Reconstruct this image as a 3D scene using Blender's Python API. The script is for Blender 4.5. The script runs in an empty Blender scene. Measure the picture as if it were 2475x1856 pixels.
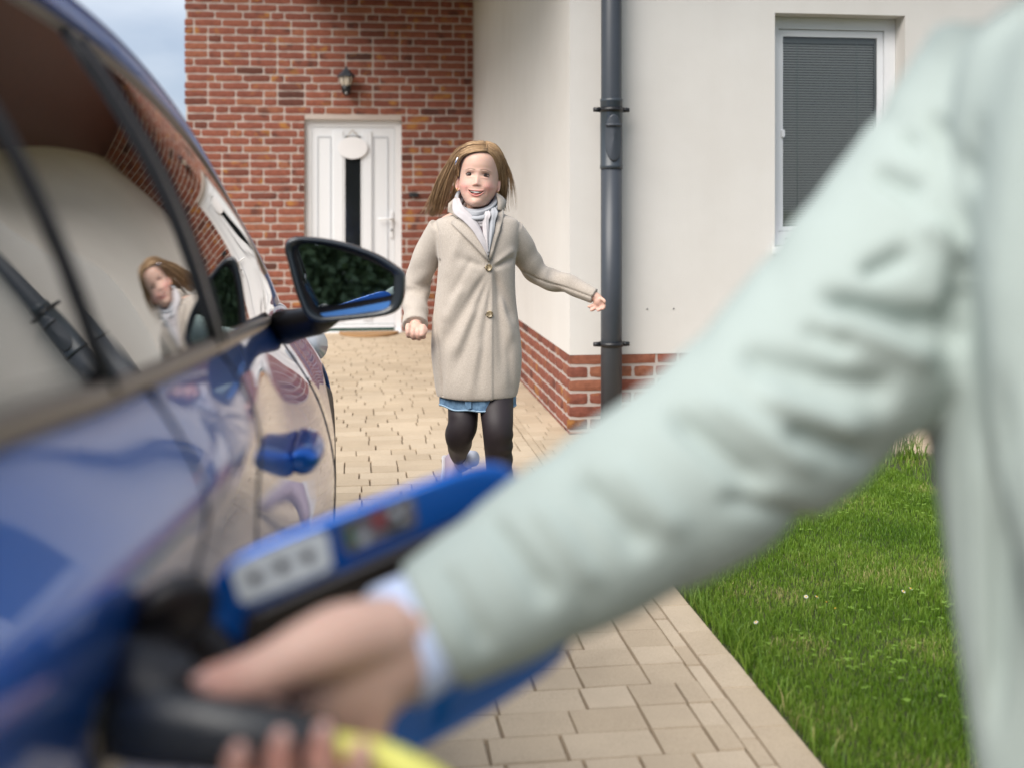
import bpy, bmesh, math, random
import numpy as np
from mathutils import Vector, Matrix, Quaternion

random.seed(7)
RNG = np.random.default_rng(7)
SC = bpy.context.scene
COL = SC.collection
R = math.radians
YAW = R(7.55)                       # camera turned right of the house's depth axis
CAM_H = 1.15

# ------------------------------------------------------------------ camera
cam_d = bpy.data.cameras.new('camera')
cam = bpy.data.objects.new('camera', cam_d)
COL.objects.link(cam)
cam.location = (0, 0, CAM_H)
cam.rotation_euler = (R(90), 0, -YAW)
cam_d.lens = 40.0
cam_d.sensor_width = 36.0
cam_d.shift_y = -0.1702
cam_d.clip_start = 0.02
cam_d.clip_end = 4000
cam_d.dof.use_dof = True
cam_d.dof.focus_distance = 4.02
cam_d.dof.aperture_fstop = 2.3
SC.camera = cam
SC.render.resolution_x, SC.render.resolution_y = 1024, 767

# ------------------------------------------------------------------ sky, sun, exposure
SUN_EL, SUN_AZ = R(45), R(226)      # azimuth measured clockwise from +Y
world = bpy.data.worlds.new('World')
SC.world = world
world.use_nodes = True
wn, wl = world.node_tree.nodes, world.node_tree.links
wn.clear()
w_out = wn.new('ShaderNodeOutputWorld')
w_bg = wn.new('ShaderNodeBackground')
w_sky = wn.new('ShaderNodeTexSky')
w_sky.sky_type = 'NISHITA'
w_sky.sun_disc = False
w_sky.sun_elevation = SUN_EL
w_sky.sun_rotation = SUN_AZ
w_sky.air_density = 1.0
w_sky.dust_density = 2.0
w_tc = wn.new('ShaderNodeTexCoord')
w_map = wn.new('ShaderNodeMapping')
w_map.inputs['Scale'].default_value = (1.0, 1.0, 2.6)
w_map.inputs['Location'].default_value = (1.35, 0.6, 0.1)
w_noise = wn.new('ShaderNodeTexNoise')
w_noise.inputs['Scale'].default_value = 2.6
w_noise.inputs['Detail'].default_value = 7
w_noise.inputs['Roughness'].default_value = 0.55
w_ramp = wn.new('ShaderNodeValToRGB')
w_ramp.color_ramp.elements[0].position = 0.34
w_ramp.color_ramp.elements[0].color = (1.75, 2.2, 2.95, 1)
w_ramp.color_ramp.elements[1].position = 0.66
w_ramp.color_ramp.elements[1].color = (3.7, 3.95, 4.4, 1)
w_mix = wn.new('ShaderNodeMix')
w_mix.data_type = 'RGBA'
w_mix.inputs[0].default_value = 0.86        # closed cloud cover, a little blue showing through
wl.new(w_tc.outputs['Generated'], w_map.inputs['Vector'])
wl.new(w_map.outputs['Vector'], w_noise.inputs['Vector'])
wl.new(w_noise.outputs['Fac'], w_ramp.inputs['Fac'])
wl.new(w_sky.outputs['Color'], w_mix.inputs[6])
wl.new(w_ramp.outputs['Color'], w_mix.inputs[7])
wl.new(w_mix.outputs[2], w_bg.inputs['Color'])
w_bg.inputs['Strength'].default_value = 0.088
wl.new(w_bg.outputs['Background'], w_out.inputs['Surface'])

sun_d = bpy.data.lights.new('sun', 'SUN')
sun_d.energy = 2.1
sun_d.angle = R(48)
sun_d.color = (1.0, 0.95, 0.88)
sun = bpy.data.objects.new('sun', sun_d)
COL.objects.link(sun)
sdir = Vector((math.sin(SUN_AZ) * math.cos(SUN_EL), math.cos(SUN_AZ) * math.cos(SUN_EL), math.sin(SUN_EL)))
sun.rotation_euler = sdir.to_track_quat('Z', 'Y').to_euler()
sun.location = sdir * 30

SC.view_settings.view_transform = 'Standard'
SC.view_settings.look = 'None'
SC.view_settings.gamma = 1.0
SC.view_settings.exposure = 1.34
SC.view_settings.use_curve_mapping = False
SC.render.engine = 'CYCLES'
SC.cycles.use_denoising = True
SC.cycles.max_bounces = 8
SC.cycles.transparent_max_bounces = 12
SC.cycles.sample_clamp_indirect = 6.0
SC.cycles.caustics_reflective = False
SC.cycles.caustics_refractive = False

# ------------------------------------------------------------------ helpers
def link(o, parent=None):
    COL.objects.link(o)
    if parent is not None:
        o.parent = parent
    return o

def tag(o, label=None, category=None, group=None, kind=None):
    if label: o['label'] = label
    if category: o['category'] = category
    if group: o['group'] = group
    if kind: o['kind'] = kind
    return o

def empty(name, loc=(0, 0, 0), rz=0.0):
    o = bpy.data.objects.new(name, None)
    o.empty_display_size = 0.1
    o.location = loc
    o.rotation_euler = (0, 0, rz)
    return link(o)

def add(name, mesh, m=None, parent=None, smooth=True, loc=None, rot=None, sub=0):
    o = bpy.data.objects.new(name, mesh)
    if m is not None and not mesh.materials:
        for q in (m if isinstance(m, (list, tuple)) else [m]):
            mesh.materials.append(q)
    if len(mesh.polygons):
        mesh.polygons.foreach_set('use_smooth', [bool(smooth)] * len(mesh.polygons))
    if loc is not None: o.location = loc
    if rot is not None: o.rotation_euler = rot
    if sub:
        s = o.modifiers.new('subdivision', 'SUBSURF')
        s.levels = s.render_levels = sub
    return link(o, parent)

def mesh_of(verts, faces, name='m'):
    me = bpy.data.meshes.new(name)
    me.from_pydata([tuple(map(float, v)) for v in verts], [], [tuple(map(int, f)) for f in faces])
    me.update()
    return me

def fast_mesh(verts, loops, sizes, name='m'):
    """verts (n,3), flat loop vertex indices, face sizes"""
    me = bpy.data.meshes.new(name)
    verts = np.asarray(verts, dtype=np.float32)
    loops = np.asarray(loops, dtype=np.int32).ravel()
    sizes = np.asarray(sizes, dtype=np.int32)
    me.vertices.add(len(verts)); me.vertices.foreach_set('co', verts.ravel())
    me.loops.add(len(loops)); me.loops.foreach_set('vertex_index', loops)
    me.polygons.add(len(sizes))
    st = np.zeros(len(sizes), dtype=np.int32); st[1:] = np.cumsum(sizes)[:-1]
    me.polygons.foreach_set('loop_start', st)
    me.update(calc_edges=True)
    me.validate()
    return me

def join_meshes(parts):
    """parts: list of (verts, faces); one list of verts and faces"""
    V, F, n = [], [], 0
    for v, f in parts:
        V.extend([tuple(p) for p in v]); F.extend([tuple(i + n for i in q) for q in f]); n += len(v)
    return V, F

def box_vf(x0, x1, y0, y1, z0, z1):
    v = [(x0, y0, z0), (x1, y0, z0), (x1, y1, z0), (x0, y1, z0), (x0, y0, z1), (x1, y0, z1), (x1, y1, z1), (x0, y1, z1)]
    f = [(0, 3, 2, 1), (4, 5, 6, 7), (0, 1, 5, 4), (1, 2, 6, 5), (2, 3, 7, 6), (3, 0, 4, 7)]
    return v, f

def box(name, b, m, parent=None, bevel=0.0, segs=2):
    me = mesh_of(*box_vf(*b), name=name)
    if bevel:
        bm = bmesh.new(); bm.from_mesh(me)
        bmesh.ops.bevel(bm, geom=bm.edges[:], offset=bevel, segments=segs, affect='EDGES', profile=0.6)
        bm.to_mesh(me); bm.free()
    return add(name, me, m, parent, smooth=False)

def ring_faces(nr, ns, closed=True, cap0=True, cap1=True):
    F = []
    for i in range(nr - 1):
        for j in range(ns if closed else ns - 1):
            a, b = i * ns + j, i * ns + (j + 1) % ns
            F.append((a, b, b + ns, a + ns))
    if cap0: F.append(tuple(range(ns - 1, -1, -1)))
    if cap1: F.append(tuple((nr - 1) * ns + j for j in range(ns)))
    return F

def catmull(pts, n):
    """n samples along a Catmull-Rom spline through pts (any dimension)"""
    P = np.asarray(pts, dtype=float)
    P = np.vstack([2 * P[0] - P[1], P, 2 * P[-1] - P[-2]])
    out, m = [], len(P) - 3
    for k in range(n):
        u = k / (n - 1) * m
        i = min(int(u), m - 1); t = u - i
        p0, p1, p2, p3 = P[i], P[i + 1], P[i + 2], P[i + 3]
        out.append(0.5 * (2 * p1 + (p2 - p0) * t + (2 * p0 - 5 * p1 + 4 * p2 - p3) * t * t + (3 * p1 - p0 - 3 * p2 + p3) * t ** 3))
    return np.array(out)

def frames(path, up=(0, 0, 1)):
    path = np.asarray(path, dtype=float)
    T = np.gradient(path, axis=0)
    T /= np.linalg.norm(T, axis=1)[:, None] + 1e-12
    up = np.asarray(up, dtype=float)
    N = np.zeros_like(T)
    n = up - T[0] * np.dot(up, T[0])
    if np.linalg.norm(n) < 1e-4:
        n = np.array([1.0, 0, 0]) - T[0] * T[0][0]
    N[0] = n / np.linalg.norm(n)
    for i in range(1, len(T)):
        n = N[i - 1] - T[i] * np.dot(N[i - 1], T[i])
        N[i] = n / (np.linalg.norm(n) + 1e-12)
    B = np.cross(T, N)
    return T, N, B

def tube_vf(path, rad, ns=16, up=(0, 0, 1), disp=None, round_ends=False):
    """sweep; rad: scalars or (a along N, b along B); disp(i_frac, angle) adds metres outwards"""
    path = np.asarray(path, dtype=float)
    rad = np.asarray(rad, dtype=float)
    if rad.ndim == 0: rad = np.full((len(path), 2), float(rad))
    elif rad.ndim == 1: rad = np.stack([rad, rad], 1)
    T, N, B = frames(path, up)
    ang = np.linspace(0, 2 * math.pi, ns, endpoint=False)
    V = []
    nr = len(path)
    for i in range(nr):
        a, b = rad[i]
        if disp is not None:
            d = disp(i / (nr - 1), ang)
        else:
            d = np.zeros(ns)
        ca, sa = np.cos(ang), np.sin(ang)
        V.append(path[i] + (ca * (a + d))[:, None] * N[i] + (sa * (b + d))[:, None] * B[i])
    return np.vstack(V), ring_faces(nr, ns)

def tube(name, path, rad, m, parent=None, ns=16, up=(0, 0, 1), disp=None, sub=0):
    v, f = tube_vf(path, rad, ns, up, disp)
    return add(name, mesh_of(v, f, name), m, parent, sub=sub)

def lathe_vf(prof, ns=24, axis='z', origin=(0, 0, 0)):
    ang = np.linspace(0, 2 * math.pi, ns, endpoint=False)
    V = []
    for r, h in prof:
        for a in ang:
            c, s = r * math.cos(a), r * math.sin(a)
            p = {'z': (c, s, h), 'y': (c, h, s), 'x': (h, c, s)}[axis]
            V.append(tuple(np.add(p, origin)))
    F = ring_faces(len(prof), ns)
    if axis == 'y': F = [tuple(reversed(q)) for q in F]
    return V, F

def lathe(name, prof, m, parent=None, ns=24, axis='z', origin=(0, 0, 0), smooth=True):
    v, f = lathe_vf(prof, ns, axis, origin)
    return add(name, mesh_of(v, f, name), m, parent, smooth=smooth)

def remeshed(V, F, voxel, smooth=4, name='m'):
    """union of overlapping closed shells as one continuous skin"""
    me = mesh_of(V, F, name)
    o = bpy.data.objects.new('tmp_shell', me); COL.objects.link(o)
    r = o.modifiers.new('r', 'REMESH'); r.mode = 'VOXEL'; r.voxel_size = voxel
    if smooth:
        s = o.modifiers.new('s', 'SMOOTH'); s.iterations = smooth; s.factor = 0.5
    dg = bpy.context.evaluated_depsgraph_get()
    out = bpy.data.meshes.new_from_object(o.evaluated_get(dg))
    bpy.data.objects.remove(o); bpy.data.meshes.remove(me)
    out.name = name
    return out

def prism_vf(poly, z0, z1):
    """poly in (x, z), extruded in y from z0 to z1"""
    n = len(poly)
    V = [(p[0], z0, p[1]) for p in poly] + [(p[0], z1, p[1]) for p in poly]
    F = [tuple(range(n)), tuple(range(2 * n - 1, n - 1, -1))] + [(i, i + n, (i + 1) % n + n, (i + 1) % n) for i in range(n)]
    return V, F

# ------------------------------------------------------------------ materials
def new_mat(name):
    m = bpy.data.materials.new(name); m.use_nodes = True
    nt = m.node_tree
    return m, nt, nt.nodes['Principled BSDF']

def N(nt, kind, **kw):
    n = nt.nodes.new(kind)
    for k, v in kw.items():
        if k.startswith('_'): setattr(n, k[1:], v)
        else: n.inputs[k].default_value = v
    return n

def plain(name, col, rough=0.5, var=0.12, scale=8.0, bump=0.0, bscale=60.0, metallic=0.0, coat=0.0, spec=0.5, sss=0.0, coord='Object', detail=5.0, bdist=0.002):
    """base colour broken up by noise, optional fine relief"""
    m, nt, p = new_mat(name)
    L = nt.links
    tc = N(nt, 'ShaderNodeTexCoord')
    nz = N(nt, 'ShaderNodeTexNoise', Scale=scale, Detail=detail, Roughness=0.6)
    L.new(tc.outputs[coord], nz.inputs['Vector'])
    mx = N(nt, 'ShaderNodeMix', _data_type='RGBA')
    c = np.array(col[:3])
    mx.inputs[6].default_value = (*np.clip(c * (1 - var), 0, 1), 1)
    mx.inputs[7].default_value = (*np.clip(c * (1 + var), 0, 1), 1)
    L.new(nz.outputs['Fac'], mx.inputs[0])
    L.new(mx.outputs[2], p.inputs['Base Color'])
    p.inputs['Roughness'].default_value = rough
    p.inputs['Metallic'].default_value = metallic
    p.inputs['Specular IOR Level'].default_value = spec
    if coat:
        p.inputs['Coat Weight'].default_value = coat; p.inputs['Coat Roughness'].default_value = 0.02
    if sss:
        p.inputs['Subsurface Weight'].default_value = sss
        p.inputs['Subsurface Radius'].default_value = (1.0, 0.35, 0.2)
        p.inputs['Subsurface Scale'].default_value = 0.006
    if bump:
        bn = N(nt, 'ShaderNodeTexNoise', Scale=bscale, Detail=4.0, Roughness=0.6)
        L.new(tc.outputs[coord], bn.inputs['Vector'])
        b = N(nt, 'ShaderNodeBump', Strength=bump, Distance=bdist)
        L.new(bn.outputs['Fac'], b.inputs['Height'])
        L.new(b.outputs['Normal'], p.inputs['Normal'])
    return m

def rand_socket(nt, per_object):
    if per_object:
        return N(nt, 'ShaderNodeObjectInfo').outputs['Random']
    return N(nt, 'ShaderNodeNewGeometry').outputs['Random Per Island']

def brick_mat(name, per_object):
    m, nt, p = new_mat(name); L = nt.links
    rnd = rand_socket(nt, per_object)
    geo = N(nt, 'ShaderNodeNewGeometry')
    ramp = N(nt, 'ShaderNodeValToRGB'); cr = ramp.color_ramp
    cols = [(0.0, (0.08, 0.038, 0.03)), (0.04, (0.14, 0.052, 0.038)), (0.10, (0.205, 0.072, 0.051)), (0.5, (0.245, 0.085, 0.058)), (0.85, (0.265, 0.095, 0.062)), (1.0, (0.29, 0.118, 0.07))]
    cr.elements[0].position, cr.elements[0].color = cols[0][0], (*cols[0][1], 1)
    cr.elements[1].position, cr.elements[1].color = cols[-1][0], (*cols[-1][1], 1)
    for q, c in cols[1:-1]:
        e = cr.elements.new(q); e.color = (*c, 1)
    L.new(rnd, ramp.inputs['Fac'])
    # firing: mottled darker faces
    n1 = N(nt, 'ShaderNodeTexNoise', Scale=26.0, Detail=6.0, Roughness=0.65)
    L.new(geo.outputs['Position'], n1.inputs['Vector'])
    d = N(nt, 'ShaderNodeMix', _data_type='RGBA', _blend_type='MULTIPLY'); d.inputs[0].default_value = 1.0
    r1 = N(nt, 'ShaderNodeValToRGB'); r1.color_ramp.elements[0].position = 0.3; r1.color_ramp.elements[0].color = (0.74, 0.70, 0.70, 1)
    r1.color_ramp.elements[1].position = 0.62; r1.color_ramp.elements[1].color = (1.08, 1.05, 1.02, 1)
    L.new(n1.outputs['Fac'], r1.inputs['Fac']); L.new(ramp.outputs['Color'], d.inputs[6]); L.new(r1.outputs['Color'], d.inputs[7])
    # ochre flame marks on some bricks
    off = N(nt, 'ShaderNodeVectorMath', _operation='MULTIPLY_ADD')
    cmb = N(nt, 'ShaderNodeCombineXYZ')
    L.new(rnd, cmb.inputs['X']); L.new(rnd, cmb.inputs['Z'])
    off.inputs[1].default_value = (3.1, 3.1, 3.1)
    L.new(cmb.outputs['Vector'], off.inputs[0]); L.new(geo.outputs['Position'], off.inputs[2])
    n2 = N(nt, 'ShaderNodeTexNoise', Scale=6.5, Detail=3.0)
    L.new(off.outputs['Vector'], n2.inputs['Vector'])
    r2 = N(nt, 'ShaderNodeValToRGB'); r2.color_ramp.elements[0].position = 0.595; r2.color_ramp.elements[0].color = (0, 0, 0, 1)
    r2.color_ramp.elements[1].position = 0.70; r2.color_ramp.elements[1].color = (0.9, 0.9, 0.9, 1)
    L.new(n2.outputs['Fac'], r2.inputs['Fac'])
    mx = N(nt, 'ShaderNodeMix', _data_type='RGBA')
    L.new(r2.outputs['Color'], mx.inputs[0]); L.new(d.outputs[2], mx.inputs[6]); mx.inputs[7].default_value = (0.37, 0.165, 0.045, 1)
    # smoke-dark ends
    n3 = N(nt, 'ShaderNodeTexNoise', Scale=5.0, Detail=2.0)
    off2 = N(nt, 'ShaderNodeVectorMath', _operation='ADD'); off2.inputs[1].default_value = (17.3, 4.1, 9.7)
    L.new(off.outputs['Vector'], off2.inputs[0]); L.new(off2.outputs['Vector'], n3.inputs['Vector'])
    r3 = N(nt, 'ShaderNodeValToRGB'); r3.color_ramp.elements[0].position = 0.60; r3.color_ramp.elements[0].color = (0, 0, 0, 1)
    r3.color_ramp.elements[1].position = 0.68; r3.color_ramp.elements[1].color = (0.8, 0.8, 0.8, 1)
    L.new(n3.outputs['Fac'], r3.inputs['Fac'])
    mx2 = N(nt, 'ShaderNodeMix', _data_type='RGBA')
    L.new(r3.outputs['Color'], mx2.inputs[0]); L.new(mx.outputs[2], mx2.inputs[6]); mx2.inputs[7].default_value = (0.085, 0.035, 0.028, 1)
    L.new(mx2.outputs[2], p.inputs['Base Color'])
    p.inputs['Roughness'].default_value = 0.85
    p.inputs['Specular IOR Level'].default_value = 0.25
    b = N(nt, 'ShaderNodeBump', Strength=0.5, Distance=0.004)
    n4 = N(nt, 'ShaderNodeTexNoise', Scale=70.0, Detail=5.0)
    L.new(geo.outputs['Position'], n4.inputs['Vector']); L.new(n4.outputs['Fac'], b.inputs['Height']); L.new(b.outputs['Normal'], p.inputs['Normal'])
    return m

def paver_mat(name, per_object):
    m, nt, p = new_mat(name); L = nt.links
    rnd = rand_socket(nt, per_object)
    geo = N(nt, 'ShaderNodeNewGeometry')
    ramp = N(nt, 'ShaderNodeValToRGB'); cr = ramp.color_ramp
    cr.elements[0].color = (0.475, 0.385, 0.28, 1); cr.elements[1].color = (0.555, 0.46, 0.345, 1)
    L.new(rnd, ramp.inputs['Fac'])
    n1 = N(nt, 'ShaderNodeTexNoise', Scale=2.3, Detail=8.0, Roughness=0.65)
    L.new(geo.outputs['Position'], n1.inputs['Vector'])
    r1 = N(nt, 'ShaderNodeValToRGB'); r1.color_ramp.elements[0].position = 0.3; r1.color_ramp.elements[0].color = (0.86, 0.85, 0.84, 1)
    r1.color_ramp.elements[1].position = 0.7; r1.color_ramp.elements[1].color = (1.08, 1.07, 1.05, 1)
    L.new(n1.outputs['Fac'], r1.inputs['Fac'])
    d = N(nt, 'ShaderNodeMix', _data_type='RGBA', _blend_type='MULTIPLY'); d.inputs[0].default_value = 1.0
    L.new(ramp.outputs['Color'], d.inputs[6]); L.new(r1.outputs['Color'], d.inputs[7])
    n2 = N(nt, 'ShaderNodeTexNoise', Scale=420.0, Detail=2.0)
    L.new(geo.outputs['Position'], n2.inputs['Vector'])
    r2 = N(nt, 'ShaderNodeValToRGB'); r2.color_ramp.elements[0].position = 0.3; r2.color_ramp.elements[0].color = (0.82, 0.80, 0.78, 1)
    r2.color_ramp.elements[1].position = 0.6; r2.color_ramp.elements[1].color = (1.05, 1.05, 1.05, 1)
    L.new(n2.outputs['Fac'], r2.inputs['Fac'])
    d2 = N(nt, 'ShaderNodeMix', _data_type='RGBA', _blend_type='MULTIPLY'); d2.inputs[0].default_value = 1.0
    L.new(d.outputs[2], d2.inputs[6]); L.new(r2.outputs['Color'], d2.inputs[7])
    L.new(d2.outputs[2], p.inputs['Base Color'])
    p.inputs['Roughness'].default_value = 0.9; p.inputs['Specular IOR Level'].default_value = 0.2
    b = N(nt, 'ShaderNodeBump', Strength=0.4, Distance=0.002)
    L.new(n2.outputs['Fac'], b.inputs['Height']); L.new(b.outputs['Normal'], p.inputs['Normal'])
    return m

MAT = {}
MAT['brick_one'] = brick_mat('brick_one', True)
MAT['brick_many'] = brick_mat('brick_many', False)
MAT['paver_one'] = paver_mat('paver_one', True)
MAT['paver_many'] = paver_mat('paver_many', False)
MAT['mortar'] = plain('mortar', (0.47, 0.40, 0.36), 0.95, 0.14, 9, 0.5, 160)
def render_mat():
    m = plain('wall_render', (0.69, 0.665, 0.63), 0.92, 0.05, 1.3, 0.45, 240, bdist=0.004, spec=0.2)
    nt = m.node_tree; L = nt.links; p = nt.nodes['Principled BSDF']
    src = p.inputs['Base Color'].links[0].from_socket
    geo = N(nt, 'ShaderNodeNewGeometry')
    mp = N(nt, 'ShaderNodeMapping'); mp.inputs['Scale'].default_value = (5.0, 5.0, 0.35)
    L.new(geo.outputs['Position'], mp.inputs['Vector'])
    n1 = N(nt, 'ShaderNodeTexNoise', Scale=1.6, Detail=6.0, Roughness=0.6); L.new(mp.outputs['Vector'], n1.inputs['Vector'])
    r1 = N(nt, 'ShaderNodeValToRGB'); r1.color_ramp.elements[0].position = .30; r1.color_ramp.elements[0].color = (.985, .983, .98, 1); r1.color_ramp.elements[1].position = .55; r1.color_ramp.elements[1].color = (1, 1, 1, 1)
    L.new(n1.outputs['Fac'], r1.inputs['Fac'])
    n2 = N(nt, 'ShaderNodeTexNoise', Scale=0.9, Detail=5.0, Roughness=0.65); L.new(geo.outputs['Position'], n2.inputs['Vector'])
    r2 = N(nt, 'ShaderNodeValToRGB'); r2.color_ramp.elements[0].position = .35; r2.color_ramp.elements[0].color = (.95, .94, .93, 1); r2.color_ramp.elements[1].position = .65; r2.color_ramp.elements[1].color = (1.02, 1.02, 1.02, 1)
    L.new(n2.outputs['Fac'], r2.inputs['Fac'])
    a = N(nt, 'ShaderNodeMix', _data_type='RGBA', _blend_type='MULTIPLY'); a.inputs[0].default_value = 1
    b = N(nt, 'ShaderNodeMix', _data_type='RGBA', _blend_type='MULTIPLY'); b.inputs[0].default_value = 1
    L.new(src, a.inputs[6]); L.new(r1.outputs['Color'], a.inputs[7]); L.new(a.outputs[2], b.inputs[6]); L.new(r2.outputs['Color'], b.inputs[7]); L.new(b.outputs[2], p.inputs['Base Color'])
    return m
MAT['render'] = render_mat()
MAT['white_pvc'] = plain('white_pvc', (0.76, 0.765, 0.78), 0.35, 0.02, 4)
MAT['white_door'] = plain('white_door', (0.72, 0.735, 0.76), 0.4, 0.02, 3)
MAT['seal'] = plain('dark_seal', (0.02, 0.03, 0.03), 0.6)
MAT['anthracite'] = plain('anthracite_metal', (0.045, 0.052, 0.064), 0.42, 0.15, 12, metallic=0.0)
MAT['black_metal'] = plain('black_metal', (0.012, 0.012, 0.014), 0.4, 0.2, 20)
MAT['joint_sand'] = plain('joint_sand', (0.30, 0.24, 0.175), 1.0, 0.35, 30, 0.4, 200)
MAT['soil'] = plain('soil', (0.04, 0.05, 0.014), 1.0, 0.4, 20, 0.6, 60)
MAT['field'] = plain('meadow', (0.06, 0.10, 0.02), 1.0, 0.35, 0.6, 0.5, 8)
MAT['roof_wood'] = plain('brown_eaves', (0.075, 0.028, 0.018), 0.5, 0.25, 14)
MAT['roof_tile'] = plain('roof_tile', (0.10, 0.035, 0.025), 0.7, 0.2, 6)
# ------------------------------------------------------------------ ground, paving, lawn
LAWN_X, LAWN_Y = 0.95, 5.06            # lawn begins right of X and ends at Y
WING_X, WING_Y = 1.048, 5.716          # near corner of the rendered wing
BACK_Y = 10.70                         # brick gable
g = add('ground', mesh_of([(-600, -600, -0.09), (600, -600, -0.09), (600, 1400, -0.09), (-600, 1400, -0.09)], [(0, 1, 2, 3)]), MAT['field'])
tag(g, kind='structure')

paving = box('paving', (-5.5, 9.0, -6.0, BACK_Y + 0.2, -0.085, -0.012), MAT['joint_sand'])
tag(paving, kind='structure')

def to_px(x, y, z):
    f = 2458.0
    t = x * math.sin(YAW) + y * math.cos(YAW); r = x * math.cos(YAW) - y * math.sin(YAW)
    if t < 0.05: return (-1, -1, t)
    return (1106 + f * r / t, 453 + f * (CAM_H - z) / t, t)

def paver_block(seed):
    rs = random.Random(seed)
    j = lambda a: rs.uniform(-a, a)
    # unit footprint 1 x 1, chamfered top edge (made in real size by object scale: chamfer kept small)
    out = []
    for cx, cy in ((-.5, -.5), (.5, -.5), (.5, .5), (-.5, .5)):
        out.append((cx + j(.012), cy + j(.016)))
    bot = [(x, y, -0.05) for x, y in out]
    mid = [(x, y, -0.004) for x, y in out]
    top = [(x * .980, y * .978, 0.0 + j(.0008)) for x, y in out]
    V = bot + mid + top
    F = []
    for k in range(4):
        a, b = k, (k + 1) % 4
        F += [(a, b, b + 4, a + 4), (a + 4, b + 4, b + 8, a + 8)]
    F.append((8, 9, 10, 11))
    return V, F

PB = [paver_block(s) for s in range(10)]
PB_ME = [mesh_of(v, f, 'paver') for v, f in PB]
for q in PB_ME: q.materials.append(MAT['paver_one']); q.polygons.foreach_set('use_smooth', [False] * len(q.polygons))

rows = []
rp = random.Random(3)
ROW = 0.1165
def lay_rows(x0, x1, y0, y1, keep=None):
    y = y0
    while y < y1 - 0.02:
        d = min(ROW, y1 - y)
        x = x1
        first = True
        while x > x0 + 0.01:
            L = rp.choice((0.118, 0.118, 0.165, 0.165, 0.205))
            if first: L = rp.choice((0.06, 0.118, 0.165, 0.09)); first = False
            L = min(L, x - x0)
            if keep is None or keep(x - L / 2, y + d / 2):
                rows.append((x - L / 2, y + d / 2, L - 0.0048, d - 0.0025, rp.uniform(-.0022, .0016)))
            x -= L
        y += ROW
# driveway field, kept clear of the house wing
lay_rows(-3.2, LAWN_X - 0.135, -1.5, BACK_Y - 0.02)
lay_rows(LAWN_X - 0.095, WING_X + 0.012, WING_Y + .0, BACK_Y - 0.02)
lay_rows(LAWN_X - 0.095, 5.0, LAWN_Y + 0.10, WING_Y + 0.012)
# edging courses: stones along the lawn and a narrow cut strip beside them
y = -1.5
while y < LAWN_Y + 0.08:
    L = rp.choice((0.165, 0.205, 0.205))
    rows.append((LAWN_X - 0.046, y + L / 2, 0.088, L - 0.004, rp.uniform(-.001, .002))); y += L
y = -1.5
while y < BACK_Y - 0.1:
    L = rp.choice((0.118, 0.165, 0.205))
    rows.append((LAWN_X - 0.114, y + L / 2, 0.037, L - 0.004, rp.uniform(-.003, .0))); y += L
x = LAWN_X + 0.0
while x < 5.0:
    L = rp.choice((0.165, 0.205))
    rows.append((x + L / 2, LAWN_Y + 0.05, L - 0.004, 0.088, rp.uniform(-.001, .002))); x += L

cand = []
for i, (x, y, lx, ly, dz) in enumerate(rows):
    px, py, t = to_px(x, y, 0)
    zone_a = py > 1285 and 905 < px < 1800 and py < 1690
    zone_b = 735 < px < 1310 and 716 < py < 1060 and not (930 < px < 1115 and py < 860)
    if zone_a or zone_b: cand.append((t, i))
cand.sort()
single = set(i for _, i in cand[:300])
mv, ml, n = [], [], 0
for i, (x, y, lx, ly, dz) in enumerate(rows):
    k = rp.randrange(len(PB))
    if i in single:
        o = bpy.data.objects.new('paver', PB_ME[k])
        o.location = (x, y, dz); o.scale = (lx, ly, 1)
        link(o, paving)
    else:
        V = np.array(PB[k][0]) * (lx, ly, 1) + (x, y, dz)
        mv.append(V); ml.append(np.array([q for q in PB[k][1]]) + n); n += len(V)
ml = np.vstack(ml)
pm = fast_mesh(np.vstack(mv), ml, np.full(len(ml), 4))
o = add('paver_field', pm, MAT['paver_many'], paving, smooth=False); o['kind'] = 'stuff'

lawn = box('lawn', (LAWN_X + 0.004, 6.5, -6.0, LAWN_Y - 0.004, -0.08, -0.008), MAT['soil'])
tag(lawn, kind='structure')

# grass: single blades
def grass_mat():
    m, nt, p = new_mat('grass_blades'); L = nt.links
    geo = N(nt, 'ShaderNodeNewGeometry')
    ramp = N(nt, 'ShaderNodeValToRGB'); cr = ramp.color_ramp
    cr.elements[0].color = (0.055, 0.125, 0.010, 1); cr.elements[1].color = (0.42, 0.37, 0.16, 1)
    e = cr.elements.new(0.5); e.color = (0.125, 0.235, 0.018, 1)
    e = cr.elements.new(0.93); e.color = (0.23, 0.34, 0.05, 1)
    n1 = N(nt, 'ShaderNodeTexNoise', Scale=2.2, Detail=4.0); L.new(geo.outputs['Position'], n1.inputs['Vector'])
    mth = N(nt, 'ShaderNodeMath', _operation='MULTIPLY_ADD'); mth.inputs[1].default_value = 0.65
    L.new(geo.outputs['Random Per Island'], mth.inputs[0])
    m2 = N(nt, 'ShaderNodeMath', _operation='MULTIPLY_ADD'); m2.inputs[1].default_value = 1.7; m2.inputs[2].default_value = -0.63
    L.new(n1.outputs['Fac'], m2.inputs[0]); L.new(m2.outputs[0], mth.inputs[2])
    L.new(mth.outputs[0], ramp.inputs['Fac'])
    L.new(ramp.outputs['Color'], p.inputs['Base Color'])
    p.inputs['Roughness'].default_value = 0.5; p.inputs['Specular IOR Level'].default_value = 0.35
    tr = N(nt, 'ShaderNodeBsdfTranslucent'); L.new(ramp.outputs['Color'], tr.inputs['Color'])
    ms = N(nt, 'ShaderNodeMixShader'); ms.inputs[0].default_value = 0.3
    out = nt.nodes['Material Output']
    L.new(p.outputs[0], ms.inputs[1]); L.new(tr.outputs[0], ms.inputs[2]); L.new(ms.outputs[0], out.inputs['Surface'])
    return m
MAT['grass'] = grass_mat()

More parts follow.
